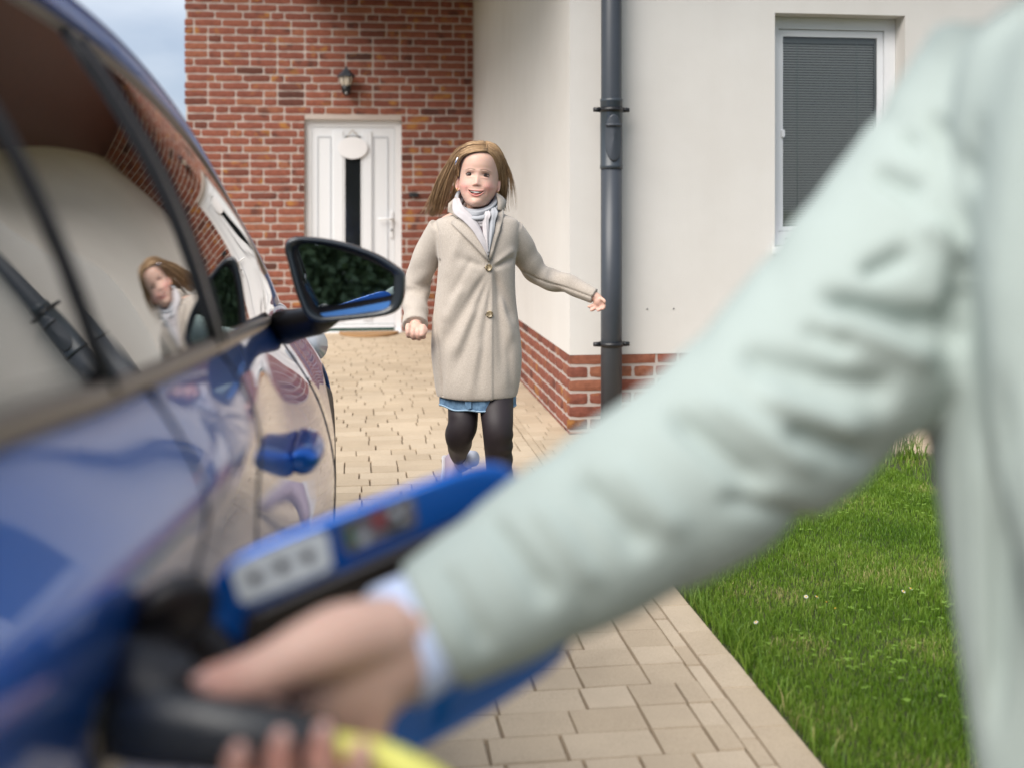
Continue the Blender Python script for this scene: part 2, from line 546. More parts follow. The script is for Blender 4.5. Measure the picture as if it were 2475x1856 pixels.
def blades(n, xr, yr, h, wdt, seed, lean=0.55, edge=None):
    g = np.random.default_rng(seed)
    x = g.uniform(*xr, n); y = g.uniform(*yr, n)
    # patchy: tufts
    hh = g.uniform(h[0], h[1], n) * (0.72 + 0.5 * (np.sin(x * 7.3 + 2 * np.sin(y * 3.1)) * np.cos(y * 5.7 + x * 2.2) * 0.5 + 0.5))
    a = g.uniform(0, 2 * np.pi, n); d = g.uniform(0, 2 * np.pi, n)
    le = g.uniform(0.1, lean, n) * hh
    w = g.uniform(wdt[0], wdt[1], n)
    wx, wy = np.cos(a) * w / 2, np.sin(a) * w / 2
    lx, ly = np.cos(d) * le, np.sin(d) * le
    z0 = np.full(n, -0.008)
    P = np.zeros((n, 5, 3))
    P[:, 0] = np.stack([x - wx, y - wy, z0], 1); P[:, 1] = np.stack([x + wx, y + wy, z0], 1)
    P[:, 2] = np.stack([x + wx * .85 + lx * .3, y + wy * .85 + ly * .3, z0 + hh * .6], 1)
    P[:, 3] = np.stack([x - wx * .85 + lx * .3, y - wy * .85 + ly * .3, z0 + hh * .6], 1)
    P[:, 4] = np.stack([x + lx, y + ly, z0 + hh * g.uniform(.78, 1.0, n)], 1)
    base = np.arange(n)[:, None] * 5
    q = np.hstack([base + [0, 1, 2, 3], base + [3, 2, 4]])
    return P.reshape(-1, 3), q.ravel(), np.tile([4, 3], n)

parts = [blades(170000, (LAWN_X + .012, 2.35), (1.75, LAWN_Y - .012), (.012, .031), (.0012, .0028), 1),
         blades(16000, (2.35, 4.2), (2.2, LAWN_Y - .012), (.03, .055), (.003, .006), 2),
         blades(9000, (LAWN_X + .012, 3.0), (-1.0, 1.75), (.03, .055), (.004, .008), 3),
         blades(1500, (LAWN_X - .004, LAWN_X + .05), (1.75, LAWN_Y), (.03, .085), (.002, .004), 4, lean=1.0),
         blades(420, (1.7, 2.6), (LAWN_Y - .09, LAWN_Y + .0), (.08, .20), (.003, .006), 5, lean=0.8)]
gv, gl, gs, n = [], [], [], 0
for v, l, s in parts:
    gv.append(v); gl.append(l + n); gs.append(s); n += len(v)
grass = add('grass', fast_mesh(np.vstack(gv), np.concatenate(gl), np.concatenate(gs)), MAT['grass'])
tag(grass, 'short bright green mown grass covering the lawn beside the paving', 'grass', kind='stuff')

# clover and other broad leaves between the blades
def clover(n, xr, yr, seed):
    g = np.random.default_rng(seed)
    V, F = [], []
    cl = g.uniform((xr[0], yr[0]), (xr[1], yr[1]), (26, 2))
    for k in range(n):
        c = cl[g.integers(len(cl))] + g.normal(0, .10, 2)
        if not (LAWN_X + .02 < c[0] < xr[1] and yr[0] < c[1] < LAWN_Y - .03): continue
        z = g.uniform(.012, .036); s = g.uniform(.004, .0085); a0 = g.uniform(0, 6.28)
        for j in range(3):
            a = a0 + j * 2.09
            d = np.array([math.cos(a), math.sin(a)]); e = np.array([-d[1], d[0]])
            b = len(V)
            for (u, w, dz) in ((0, 0, 0), (.6, .55, .25), (1.15, .42, .2), (1.0, 0, 0.05), (1.15, -.42, .2), (.6, -.55, .25)):
                p = c + d * u * s + e * w * s
                V.append((p[0], p[1], z + dz * s))
            F.append(tuple(range(b, b + 6)))
    return V, F
m = plain('clover_leaf', (0.15, 0.26, 0.025), 0.6, 0.35, 9)
cl = add('clover', mesh_of(*clover(500, (LAWN_X + .02, 2.3), (1.8, 4.6), 5)), m)
tag(cl, 'small pale green clover leaves scattered through the lawn', 'clover', kind='stuff')

# daisies
MAT['petal'] = plain('daisy_petal', (0.62, 0.61, 0.58), 0.6, 0.05)
MAT['pollen'] = plain('daisy_centre', (0.62, 0.38, 0.03), 0.7)
MAT['stem'] = plain('daisy_stem', (0.07, 0.13, 0.02), 0.6)
def petals_vf(s):
    V, F = [], []
    for j in range(11):
        a = j * 2 * math.pi / 11
        d = np.array([math.cos(a), math.sin(a), 0]); e = np.array([-d[1], d[0], 0])
        b = len(V)
        for (u, w, dz) in ((.25, .10, 0), (.8, .2, .12), (1.05, 0, .1), (.8, -.2, .12), (.25, -.10, 0)):
            V.append(d * u * s + e * w * s + np.array([0, 0, dz * s]))
        F.append(tuple(range(b, b + 5)))
    return V, F
daisies = [(1948, 1432), (1973, 1436), (1998, 1453), (2020, 1461), (1828, 1497), (2183, 1426), (2200, 1413)]
DAISY = ['leftmost white daisy in the row of four amid the lawn', 'second white daisy from the left in the row of four', 'third white daisy from the left in the row of four', 'rightmost white daisy in the row of four amid the lawn',
         'lone small white daisy growing nearest the paving edge', 'white daisy left of its neighbour, close to the mint jacket', 'white daisy nearest the mint jacket at the lawn side']
for k, (sx, sy) in enumerate(daisies):      # places measured on the ground
    x, y = sx * .8937, sy * .8937
    t = 2458 * (CAM_H - .045) / (y - 453); r = (x - 1106) / 2458 * t
    X, Y = t * math.sin(YAW) + r * math.cos(YAW), t * math.cos(YAW) - r * math.sin(YAW)
    e = empty('daisy', (X, Y, -0.006), k * 1.3)
    tag(e, DAISY[k], 'daisy', 'daisies in the lawn')
    h = .040 + .004 * (k % 3)
    tube('stem', [(0, 0, 0), (.002, .001, h * .5), (0, 0, h)], .0009, MAT['stem'], e, ns=5)
    o = add('petals', mesh_of(*petals_vf(.0062)), MAT['petal'], e, loc=(0, -.001, h), rot=(0.5, 0.2 * (k % 3 - 1), 0))
    lathe('flower_centre', [(0.0005, .003), (.0025, .0026), (.003, .001), (.0028, 0)], MAT['pollen'], o, ns=8)
# ------------------------------------------------------------------ the house
house = empty('house', (0, BACK_Y, 0))
tag(house, 'family house with red brick gable, white door and cream rendered wing', 'house')
HO = np.array([0, BACK_Y, 0])
def H(b):           # world box -> house-local box
    return (b[0], b[1], b[2] - BACK_Y, b[3] - BACK_Y, b[4], b[5])

D_X0, D_X1, D_Z1 = -0.524, 0.378, 1.985      # door opening
B_X0 = -1.60                                  # free left edge of the gable
MORT = BACK_Y + 0.0015

# mortar backing with the door opening left out
mb = [box_vf(*H((B_X0 + .012, D_X0, MORT, MORT + .30, -.02, 4.0))), box_vf(*H((D_X1, WING_X + .02, MORT, MORT + .30, -.02, 4.0))),
      box_vf(*H((D_X0, D_X1, MORT, MORT + .30, D_Z1, 4.0)))]
wall_b = add('brick_wall', mesh_of(*join_meshes(mb)), MAT['mortar'], house, smooth=False)

def brick_shape(L, Hh, D, seed):
    """hand-moulded slip: uneven outline and face; face looks to -y, back at y=0"""
    rs = random.Random(seed); j = lambda a: rs.uniform(-a, a)
    nx, nz = 6, 4
    V, idx = [], {}
    for a in range(nx):
        for c in range(nz):
            u, w = a / (nx - 1) - .5, c / (nz - 1) - .5
            x, z = u * L, w * Hh
            eu, ew = a in (0, nx - 1), c in (0, nz - 1)
            if eu: x += j(.0022) - math.copysign(.003, u) * ew
            if ew: z += j(.0024) - math.copysign(.0012, w) * eu
            y = -D + j(.0009) + (.0022 if (eu or ew) else 0) + (.0015 if (eu and ew) else 0)
            idx[a, c] = len(V); V.append((x, y, z))
    F = [(idx[a, c], idx[a + 1, c], idx[a + 1, c + 1], idx[a, c + 1]) for a in range(nx - 1) for c in range(nz - 1)]
    rim = [idx[a, 0] for a in range(nx)] + [idx[nx - 1, c] for c in range(1, nz)] + [idx[a, nz - 1] for a in range(nx - 2, -1, -1)] + [idx[0, c] for c in range(nz - 2, 0, -1)]
    b = len(V)
    for q in rim: V.append((V[q][0], 0.0, V[q][2]))
    k = len(rim)
    for q in range(k):
        F.append((rim[q], b + q, b + (q + 1) % k, rim[(q + 1) % k]))
    return V, F

BH, CH = 0.0580, 0.0722                       # brick and course height, gable
BL = 0.25
VAR = {}
for kind, L in (('S', BL - .0128), ('H', BL / 2 - .0128)):
    VAR[kind] = [brick_shape(L, BH, .016, 100 + i + (50 if kind == 'H' else 0)) for i in range(9)]
VAR_ME = {k: [mesh_of(v, f, 'brick') for v, f in VAR[k]] for k in VAR}
for k in VAR_ME:
    for q in VAR_ME[k]:
        q.materials.append(MAT['brick_one']); q.polygons.foreach_set('use_smooth', [False] * len(q.polygons))

bricks = []        # (kind, variant, centre, x-scale, height-scale, facing)
rb = random.Random(21)
z, row = 0.008, 0
while z < 3.95:
    zc = z + CH / 2
    x = B_X0 - BL * rb.choice((0, .25, .5, .75)) + 0.02
    run = rb.randrange(4)
    while x < WING_X:
        run += 1
        kind = 'H' if run % 4 == 0 else 'S'
        full = BL if kind == 'S' else BL / 2
        a, b = x + .0064, x + full - .0064
        x += full
        spans = [(max(a, B_X0), min(b, WING_X - .002))]
        if zc < D_Z1 + .012:
            s0 = spans[0]
            spans = [(s0[0], min(s0[1], D_X0 + .004)), (max(s0[0], D_X1 - .004), s0[1])]
        for s in spans:
            if s[1] - s[0] > .022:
                bricks.append((kind, rb.randrange(9), ((s[0] + s[1]) / 2, BACK_Y + .012, zc), (s[1] - s[0]) / (full - .0128), 1.0, 'back'))
    z += CH; row += 1
n_back = len(bricks)

# rendered wing: render above a brick plinth
PL_Z = 0.415
PW = 0.0665
W_X1, W_Z1 = 5.6, 3.35
wz0, wz1, wx0, wx1 = 0.925, 2.179, 2.147, 2.868         # window opening
fr = WING_Y
wv = [box_vf(*H((WING_X + .008, wx0, fr + .008, fr + .30, PL_Z - .01, W_Z1))), box_vf(*H((wx1, W_X1, fr + .008, fr + .30, PL_Z - .01, W_Z1))),
      box_vf(*H((wx0, wx1, fr + .008, fr + .30, PL_Z - .01, wz0))), box_vf(*H((wx0, wx1, fr + .008, fr + .30, wz1, W_Z1))),
      box_vf(*H((WING_X + .008, WING_X + .30, fr + .30, BACK_Y + .6, PL_Z - .01, W_Z1)))]
add('rendered_wall', mesh_of(*join_meshes(wv)), MAT['render'], house, smooth=False)
pv = [box_vf(*H((WING_X + .013, W_X1, fr + .013, fr + .29, -.03, PL_Z - .004))), box_vf(*H((WING_X + .013, WING_X + .29, fr + .29, BACK_Y + .02, -.03, PL_Z - .004)))]
plinth = add('plinth', mesh_of(*join_meshes(pv)), MAT['mortar'], house, smooth=False)
# two tiny fixing holes left in the render
for px in (1.462, 1.602):
    lathe('fixing_hole', [(.0005, -.002), (.0035, -.002), (.0045, 0.003)], MAT['black_metal'], house, ns=8, axis='y', origin=(px, fr + .007 - BACK_Y, .636))

nrow = 7
for r_ in range(nrow):
    zc = PL_Z - PW * (r_ + .5) + .002
    hs = 1.0
    if r_ == nrow - 1: zc, hs = .006, .26
    for face in ('front', 'side'):
        run = rb.randrange(4)
        pos = -BL * (.5 if (r_ % 2) ^ (face == 'side') else 0.0)
        end = 3.6 if face == 'front' else BACK_Y - fr
        while pos < end:
            run += 1
            kind = 'H' if run % 5 == 0 else 'S'
            full = .232 if kind == 'S' else .116
            a, b = max(pos + .007, -.004 if face == 'front' else .016), pos + full - .007
            pos += full
            if b - a < .02: continue
            mid = (a + b) / 2
            c = (WING_X + mid, fr + .024, zc) if face == 'front' else (WING_X + .024, fr + mid, zc)
            bricks.append((kind, rb.randrange(9), c, (b - a) / ((BL if kind == 'S' else BL / 2) - .0128), .0510 / BH * hs, face))

ROT = {'back': 0.0, 'front': 0.0, 'side': -math.pi / 2}
def brick_vis(bk):
    px, py, t = to_px(*bk[2])
    if bk[5] == 'back':
        if not (398 < px < 1026 and -6 < py < 716): return None
        if 660 < px < 866 and py > 268: return None
        if px < 620 and py > 60 + (px - 200) * 1.45: return None       # behind the car
        if 930 < px and py > 480: return None
        return t
    if bk[5] == 'side': return t if (1118 < px < 1232) else None
    return t if (1226 < px < 1480) else None
scored = sorted((v, i) for i, v in ((i, brick_vis(b)) for i, b in enumerate(bricks)) if v is not None)
n_pl = [i for _, i in scored if bricks[i][5] != 'back']
n_bk = [i for _, i in scored if bricks[i][5] == 'back'][:max(0, 300 - len(n_pl))]
single = set(n_pl) | set(n_bk)
mv, ml, nn = {'back': [], 'plinth': []}, {'back': [], 'plinth': []}, {'back': 0, 'plinth': 0}
for i, (kind, k, c, sx, sz, face) in enumerate(bricks):
    loc = (c[0], c[1] - BACK_Y, c[2])
    if i in single:
        o = bpy.data.objects.new('brick', VAR_ME[kind][k])
        o.location = loc; o.rotation_euler = (0, 0, ROT[face]); o.scale = (sx, 1, sz)
        link(o, wall_b if face == 'back' else plinth)
    else:
        w = 'back' if face == 'back' else 'plinth'
        V = np.array(VAR[kind][k][0]) * (sx, 1, sz)
        if face == 'side': V = np.stack([V[:, 1], -V[:, 0], V[:, 2]], 1)
        mv[w].append(V + loc); ml[w].append(np.array(VAR[kind][k][1]) + nn[w]); nn[w] += len(V)
for w, par in (('back', wall_b), ('plinth', plinth)):
    if mv[w]:
        L_ = np.vstack(ml[w])
        o = add('brickwork', fast_mesh(np.vstack(mv[w]), L_, np.full(len(L_), 4)), MAT['brick_many'], par, smooth=False); o['kind'] = 'stuff'

# roof over the wing: dark brown boarded eaves on rafters, tiles above (seen mirrored in the car)
ov, ovl = 0.62, 1.65
roof = add('roof', mesh_of(*join_meshes([box_vf(*H((WING_X - ovl, W_X1, fr - ov, BACK_Y - .01, 3.34, 3.42))), box_vf(*H((WING_X - ovl - .02, WING_X - ovl, fr - ov - .02, BACK_Y - .01, 3.24, 3.44))),
                                           box_vf(*H((WING_X - ovl, W_X1, fr - ov - .02, fr - ov, 3.24, 3.44)))])), MAT['roof_wood'], house, smooth=False)
x = WING_X + .5
while x < W_X1:
    box('rafter', H((x, x + .09, fr - ov + .003, fr + .005, 3.22, 3.337)), MAT['roof_wood'], roof); x += .62
rv = [(WING_X - ovl - .05, fr - ov - .05 - BACK_Y, 3.44), (W_X1, fr - ov - .05 - BACK_Y, 3.44), (W_X1, .4, 5.3), (WING_X - ovl - .05, .4, 5.3)]
rv += [(a, b, c + .06) for a, b, c in rv]
add('roof_tiles', mesh_of(rv, [(0, 3, 2, 1), (4, 5, 6, 7), (0, 1, 5, 4), (1, 2, 6, 5), (2, 3, 7, 6), (3, 0, 4, 7)]), MAT['roof_tile'], roof, smooth=False)

box('gable_roof', H((B_X0 - .5, WING_X - ovl - .1, BACK_Y - .7, BACK_Y + 3, 4.0, 4.16)), MAT['roof_wood'], roof)

# ---- door
dy = BACK_Y + .055            # face of the door frame
door = box('door', H((D_X0 + .068, D_X1 - .068, dy + .006, dy + .06, .075, D_Z1 - .068)), MAT['white_door'], house, bevel=.003)
fv = [box_vf(*H((D_X0 + .002, D_X0 + .066, dy, dy + .08, .012, D_Z1 - .002))), box_vf(*H((D_X1 - .066, D_X1 - .002, dy, dy + .08, .012, D_Z1 - .002))),
      box_vf(*H((D_X0 + .066, D_X1 - .066, dy, dy + .08, D_Z1 - .066, D_Z1 - .002)))]
add('door_frame', mesh_of(*join_meshes(fv)), MAT['white_pvc'], door, smooth=False)
box('threshold', H((D_X0 + .002, D_X1 - .002, BACK_Y - .02, dy + .08, -.012, .012)), MAT['white_pvc'], door, bevel=.003)
box('weather_bar', H((D_X0 + .068, D_X1 - .068, dy - .012, dy + .004, .042, .072)), MAT['white_door'], door, bevel=.002)
box('door_seal', H((D_X0 + .068, D_X1 - .068, dy - .004, dy + .05, .016, .04)), plain('dark_green_seal', (.008, .05, .03), .5), door)
gx0, gx1 = -.150, -.003
MAT['dark_glass'] = plain('dark_glass', (0.012, 0.014, 0.016), 0.06, 0.3, 3, spec=0.6)
box('door_glass', H((gx0, gx1, dy + .001, dy + .004, .30, 1.835)), MAT['dark_glass'], door)
gb = [box_vf(*H((gx0 - .012, gx0, dy - .004, dy + .012, .29, 1.845))), box_vf(*H((gx1, gx1 + .012, dy - .004, dy + .012, .29, 1.845)))]
add('glazing_bead', mesh_of(*join_meshes(gb)), MAT['white_pvc'], door, smooth=False)
# raised battens left and right of the glass, and panel mouldings
for (a, b) in ((-.26, -.166), (.013, .098)):
    box('batten', H((a, b, dy - .006, dy + .006, .11, 1.88)), MAT['white_door'], door, bevel=.004)
for (a, b) in ((-.405, -.28), (.112, .25)):
    for (q0, q1, z0, z1) in ((a, a + .006, .2, 1.83), (b - .006, b, .2, 1.83), (a + .006, b - .006, 1.824, 1.83), (a + .006, b - .006, .2, .206)):
        box('panel_moulding', H((q0, q1, dy + .0, dy + .008, z0, z1)), plain('moulding_grey', (.42, .44, .48), .5) if 'mould' not in MAT else MAT['mould'], door)
        if 'mould' not in MAT: MAT['mould'] = bpy.data.materials['moulding_grey']
hx = .283
hd = box('door_handle', H((hx - .018, hx + .018, dy - .008, dy + .006, .88, 1.13)), MAT['white_pvc'], door, bevel=.006)
tube('lever', [(hx, dy - BACK_Y - .006, 1.06), (hx, dy - BACK_Y - .045, 1.06), (hx - .02, dy - BACK_Y - .052, 1.06), (hx - .13, dy - BACK_Y - .05, 1.058)], .010, MAT['white_pvc'], hd, ns=10)
lathe('key_cylinder', [(.0005, -.012), (.009, -.012), (.010, 0.002)], MAT['black_metal'], hd, ns=12, axis='y', origin=(hx, dy - .008 - BACK_Y, .955))

# ---- window
wf = WING_Y + .118
win = empty('window', (0, 0, 0)); win.parent = house
outer = [(wx0 + .002, wx0 + .062), (wx1 - .062, wx1 - .002)]
fvv = [box_vf(*H((a, b, wf, wf + .07, wz0 + .03, wz1 - .002))) for a, b in outer]
fvv += [box_vf(*H((wx0 + .062, wx1 - .062, wf, wf + .07, wz1 - .064, wz1 - .002))), box_vf(*H((wx0 + .062, wx1 - .062, wf, wf + .07, wz0 + .03, wz0 + .105)))]
add('window_frame', mesh_of(*join_meshes(fvv)), MAT['white_pvc'], win, smooth=False)
a0, a1, c0, c1 = wx0 + .065, wx1 - .065, wz0 + .108, wz1 - .067
sv = [box_vf(*H((a0, a0 + .026, wf + .014, wf + .05, c0, c1))), box_vf(*H((a1 - .034, a1, wf + .014, wf + .05, c0, c1))),
      box_vf(*H((a0 + .026, a1 - .034, wf + .014, wf + .05, c1 - .036, c1))), box_vf(*H((a0 + .026, a1 - .034, wf + .014, wf + .05, c0, c0 + .024)))]
add('sash', mesh_of(*join_meshes(sv)), MAT['white_pvc'], win, smooth=False)
def pane_mat():
    m, nt, p = new_mat('window_pane'); L = nt.links
    p.inputs['Base Color'].default_value = (.9, .95, .93, 1); p.inputs['Roughness'].default_value = .02
    tr = N(nt, 'ShaderNodeBsdfTransparent'); tr.inputs['Color'].default_value = (.93, .95, .94, 1)
    gl = N(nt, 'ShaderNodeBsdfGlossy'); gl.inputs['Roughness'].default_value = .015
    fs = N(nt, 'ShaderNodeFresnel', IOR=1.45)
    ms = N(nt, 'ShaderNodeMixShader')
    L.new(fs.outputs[0], ms.inputs[0]); L.new(tr.outputs[0], ms.inputs[1]); L.new(gl.outputs[0], ms.inputs[2])
    L.new(ms.outputs[0], nt.nodes['Material Output'].inputs['Surface'])
    return m
MAT['pane'] = pane_mat()
box('pane', H((a0 + .02, a1 - .028, wf + .020, wf + .026, c0 + .018, c1 - .03)), MAT['pane'], win)
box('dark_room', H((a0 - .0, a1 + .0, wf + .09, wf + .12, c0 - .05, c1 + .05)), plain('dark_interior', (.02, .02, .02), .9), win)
blind = empty('blind', (0, 0, 0)); blind.parent = win
MAT['slat'] = plain('blind_slat', (.72, .68, .64), .5, .08, 6)
MAT['cord'] = plain('blind_cord', (.45, .50, .47), .7)
ys = wf + .055 - BACK_Y
box('blind_rail', H((a0 + .026, a1 - .035, wf + .042, wf + .07, c1 - .066, c1 - .04)), plain('rail_grey', (.25, .25, .24), .5), blind)
sm = mesh_of([(a0 + .026, -.008, -.0035), (a1 - .035, -.008, -.0035), (a1 - .035, 0, .001), (a0 + .026, 0, .001), (a1 - .035, .007, .004), (a0 + .026, .007, .004)], [(0, 1, 2, 3), (3, 2, 4, 5)], 'slat')
sm.materials.append(MAT['slat'])
z = c1 - .075
while z > c0 + .026:
    o = bpy.data.objects.new('slat', sm); o.location = (0, ys + .002, z); o.rotation_euler = (.35, 0, 0); link(o, blind); z -= .0142
for cx in (a0 + .118, a1 - .135):
    tube('blind_cord', [(cx, ys - .012, c1 - .06), (cx, ys - .012, c0 + .03)], .0018, MAT['cord'], blind, ns=6)
box('sash_latch', H((a0 + .014, a0 + .034, wf + .002, wf + .016, 1.535, 1.575)), MAT['white_pvc'], win, bevel=.004)
box('weep_cover', H((wx0 + .10, wx0 + .135, wf - .004, wf + .002, wz0 + .062, wz0 + .07)), plain('weep_grey', (.3, .3, .32), .6), win)
box('window_sill', H((wx0 - .012, wx1 + .012, WING_Y - .035, wf + .02, wz0 - .012, wz0 + .027)), MAT['white_pvc'], win, bevel=.004)

# ------------------------------------------------------------------ fittings on the house
# wall lantern above the door
lx, lz = -.137, 2.20
wl_ = empty('wall_lantern', (lx, BACK_Y - .005, lz))
tag(wl_, 'black lantern wall light with glass body on brick above the door', 'wall light')
lathe('roof_cap', [(.002, .268), (.010, .262), (.012, .246), (.034, .228), (.062, .198), (.085, .178), (.086, .170), (.07, .168)], MAT['anthracite'], wl_, ns=6, origin=(0, -.10, 0), smooth=False)
def glass_mat():
    m, nt, p = new_mat('lantern_glass')
    p.inputs['Base Color'].default_value = (.78, .70, .58, 1); p.inputs['Roughness'].default_value = .25
    p.inputs['Transmission Weight'].default_value = .25
    return m
lathe('lantern_glass', [(.040, .085), (.052, .12), (.060, .168)], glass_mat(), wl_, ns=6, origin=(0, -.10, 0), smooth=False)
for k in range(6):
    a = k * math.pi / 3
    tube('rib', [(.040 * math.cos(a), -.10 + .040 * math.sin(a), .085), (.0615 * math.cos(a), -.10 + .0615 * math.sin(a), .170)], .0045, MAT['black_metal'], wl_, ns=6)
lathe('lamp_base', [(.002, -.006), (.014, -.004), (.022, .012), (.040, .03), (.044, .06), (.044, .086), (.03, .088)], MAT['black_metal'], wl_, ns=12, origin=(0, -.10, 0))
tube('wall_arm', [(0, -.10, .03), (0, -.06, .035), (0, -.002, .05)], [.016, .016, .02], MAT['black_metal'], wl_, ns=8)
lathe('wall_plate', [(.002, -.016), (.038, -.014), (.042, 0.0)], MAT['black_metal'], wl_, ns=16, axis='y', origin=(0, -.0, .055))
lathe('sensor', [(.001, -.012), (.007, -.010), (.009, 0)], MAT['white_pvc'], wl_, ns=10, axis='y', origin=(0, -.142, .018))

bell = box('doorbell', (-.043, .043, -.03, 0, -.021, .021), MAT['black_metal'], None, bevel=.006)
bell.location = (.487, BACK_Y - .004, 1.284)
tag(bell, 'small black doorbell on the brick wall right of the door', 'doorbell')
bb = lathe('bell_button', [(.001, -.004), (.008, -.003), (.009, .002)], MAT['anthracite'], bell, ns=10, axis='y', origin=(-.02, -.031, 0))

sign = empty('door_sign', (-.078, dy - .022, 1.723))
tag(sign, 'blank oval white plaque hanging on twine from the front door', 'door sign')
ang = np.linspace(0, 2 * math.pi, 40, endpoint=False)
v, f = prism_vf([(.14 * math.cos(a), .105 * math.sin(a)) for a in ang], -.006, .006)
me = mesh_of(v, f); bm = bmesh.new(); bm.from_mesh(me)
bmesh.ops.bevel(bm, geom=[e for e in bm.edges if abs(e.verts[0].co.y - e.verts[1].co.y) < 1e-5], offset=.003, segments=2, affect='EDGES'); bm.to_mesh(me); bm.free()
add('plaque', me, plain('sign_white', (.76, .75, .76), .5, .03), sign, smooth=False)
tube('twine', [(-.055, 0, .088), (-.03, .004, .135), (0, .006, .17), (.03, .004, .135), (.055, 0, .088)], .003, plain('twine', (.28, .2, .1), .9), sign, ns=6)

# doormat: half-moon coir
mat_e = []
for k in range(25):
    a = math.pi + math.pi * k / 24
    mat_e.append((.275 * math.cos(a), .36 * math.sin(a)))
V = [(p[0], p[1], 0) for p in mat_e] + [(p[0] * .99, p[1] * .99, .018) for p in mat_e]
n = len(mat_e)
Fm = [tuple(range(n - 1, -1, -1)), tuple(range(n, 2 * n))] + [(i, (i + 1) % n, (i + 1) % n + n, i + n) for i in range(n)]
dm = add('doormat', mesh_of(V, Fm), plain('coir', (.33, .19, .085), 1.0, .35, 60, .8, 300, bdist=.004), smooth=False, loc=(.07, BACK_Y - .06, .003))
tag(dm, 'brown half-moon coir mat on the paving before the door', 'doormat')

# rainwater downpipe
PX, PY = 1.252, WING_Y - .088
dp = empty('downpipe', (PX, PY, 0))
tag(dp, 'dark grey round rain downpipe on the corner of the rendered wing', 'downpipe')
lathe('pipe', [(.0535, .0), (.0535, 1.36), (.048, 1.361)], MAT['anthracite'], dp, ns=32)
lathe('upper_pipe', [(.05, 1.64), (.052, 1.705), (.052, 3.3), (.04, 3.31)], MAT['anthracite'], dp, ns=32)
ins = lathe('inspection_piece', [(.050, 1.352), (.0575, 1.354), (.0575, 1.372), (.056, 1.374), (.056, 1.69), (.0575, 1.692), (.0575, 1.706), (.052, 1.708)], plain('pipe_grey', (.04, .05, .062), .38, .1), dp, ns=32)
# oval cover with its grip bar
cv = []
NA = 28
for rr, off in ((1.0, .0560), (1.0, .0600), (.93, .0606), (.0, .0606)):
    for k in range(NA):
        a = 2 * math.pi * k / NA
        xx = .043 * rr * math.cos(a); zz = 1.508 + (.118 * rr) * (math.copysign(abs(math.sin(a)) ** .8, math.sin(a)))
        th = xx / .056
        cv.append((off * math.sin(th), -off * math.cos(th), zz))
add('inspection_cover', mesh_of(cv, ring_faces(4, NA, cap0=False, cap1=False)), MAT['anthracite'], ins)
gp = [(.058 * math.sin(t), -.058 * math.cos(t) - .006, 1.572) for t in np.linspace(-.72, .72, 9)]
tube('grip_bar', gp, .0085, MAT['anthracite'], ins, ns=10)
for z in (.47, 1.652):
    br = lathe('bracket', [(.056, -.011), (.0605, -.011), (.0605, .011), (.056, .011)], MAT['black_metal'], dp, ns=32, origin=(0, 0, z))
    for s in (-1, 1):
        tube('clamp_screw', [(s * .058, .0, z), (s * .092, .0, z)], [.013, .011], MAT['black_metal'], br, ns=10)
    tube('wall_stud', [(0, .05, z), (0, .10, z)], .006, MAT['black_metal'], br, ns=8)
# ------------------------------------------------------------------ the car
# local frame: x to the car's right, y forward, z up; origin on the ground under its middle
CAR_H = R(2.3)
def car_to_world(w, s):           # w right of / s ahead of the photographer, along the car's heading
    return (s * math.sin(CAR_H) + w * math.cos(CAR_H), s * math.cos(CAR_H) - w * math.sin(CAR_H))
cx, cy = car_to_world(-1.08, 1.95)
car = empty('car', (cx, cy, 0), -CAR_H)
tag(car, 'glossy blue electric hatchback with its charging flap open', 'car')
def CW(w, s, z): return (w + 1.08, s - 1.95, z)

def paint_mat():
    m, nt, p = new_mat('blue_car_paint'); L = nt.links
    geo = N(nt, 'ShaderNodeNewGeometry')
    n1 = N(nt, 'ShaderNodeTexNoise', Scale=900.0, Detail=1.0); L.new(geo.outputs['Position'], n1.inputs['Vector'])
    mx = N(nt, 'ShaderNodeMix', _data_type='RGBA'); L.new(n1.outputs['Fac'], mx.inputs[0])
    mx.inputs[6].default_value = (0.0002, 0.085, 0.42, 1); mx.inputs[7].default_value = (0.0005, 0.14, 0.60, 1)
    L.new(mx.outputs[2], p.inputs['Base Color'])
    p.inputs['Metallic'].default_value = 0.7; p.inputs['Roughness'].default_value = 0.34
    p.inputs['Coat Weight'].default_value = 1.0; p.inputs['Coat Roughness'].default_value = 0.012; p.inputs['Coat IOR'].default_value = 1.40
    return m
MAT['paint'] = paint_mat()
MAT['gloss_black'] = plain('gloss_black_trim', (.010, .008, .008), .12, .2, 5, coat=1.0)
MAT['rubber'] = plain('black_rubber', (.014, .012, .012), .6, .2, 10)
MAT['black_plastic'] = plain('black_plastic', (.013, .011, .012), .38, .2, 30, .15, 500)
MAT['mirror_shell'] = plain('mirror_shell', (.03, .036, .042), .28, .1, 10, coat=.4)
MAT['grey_trim'] = plain('grey_trim', (.19, .16, .14), .3, .1, 6, metallic=.6)
def car_glass_mat():
    m, nt, p = new_mat('tinted_car_glass')
    p.inputs['Base Color'].default_value = (.006, .007, .007, 1); p.inputs['Roughness'].default_value = .0
    p.inputs['IOR'].default_value = 2.1
    p.inputs['Coat Weight'].default_value = 1.0; p.inputs['Coat Roughness'].default_value = 0.0; p.inputs['Coat IOR'].default_value = 1.7
    return m
MAT['car_glass'] = car_glass_mat()
MAT['mirror_glass'] = plain('mirror_glass', (.66, .72, .72), .02, .02, 3, metallic=1.0)

def interp(tab, x):
    xs = [q[0] for q in tab]
    return np.array([np.interp(x, xs, [q[k] for q in tab]) for k in range(1, len(tab[0]))])
def smooth_tab(tab, n=120):
    P = catmull(tab, n); return [tuple(q) for q in P[np.argsort(P[:, 0])]]
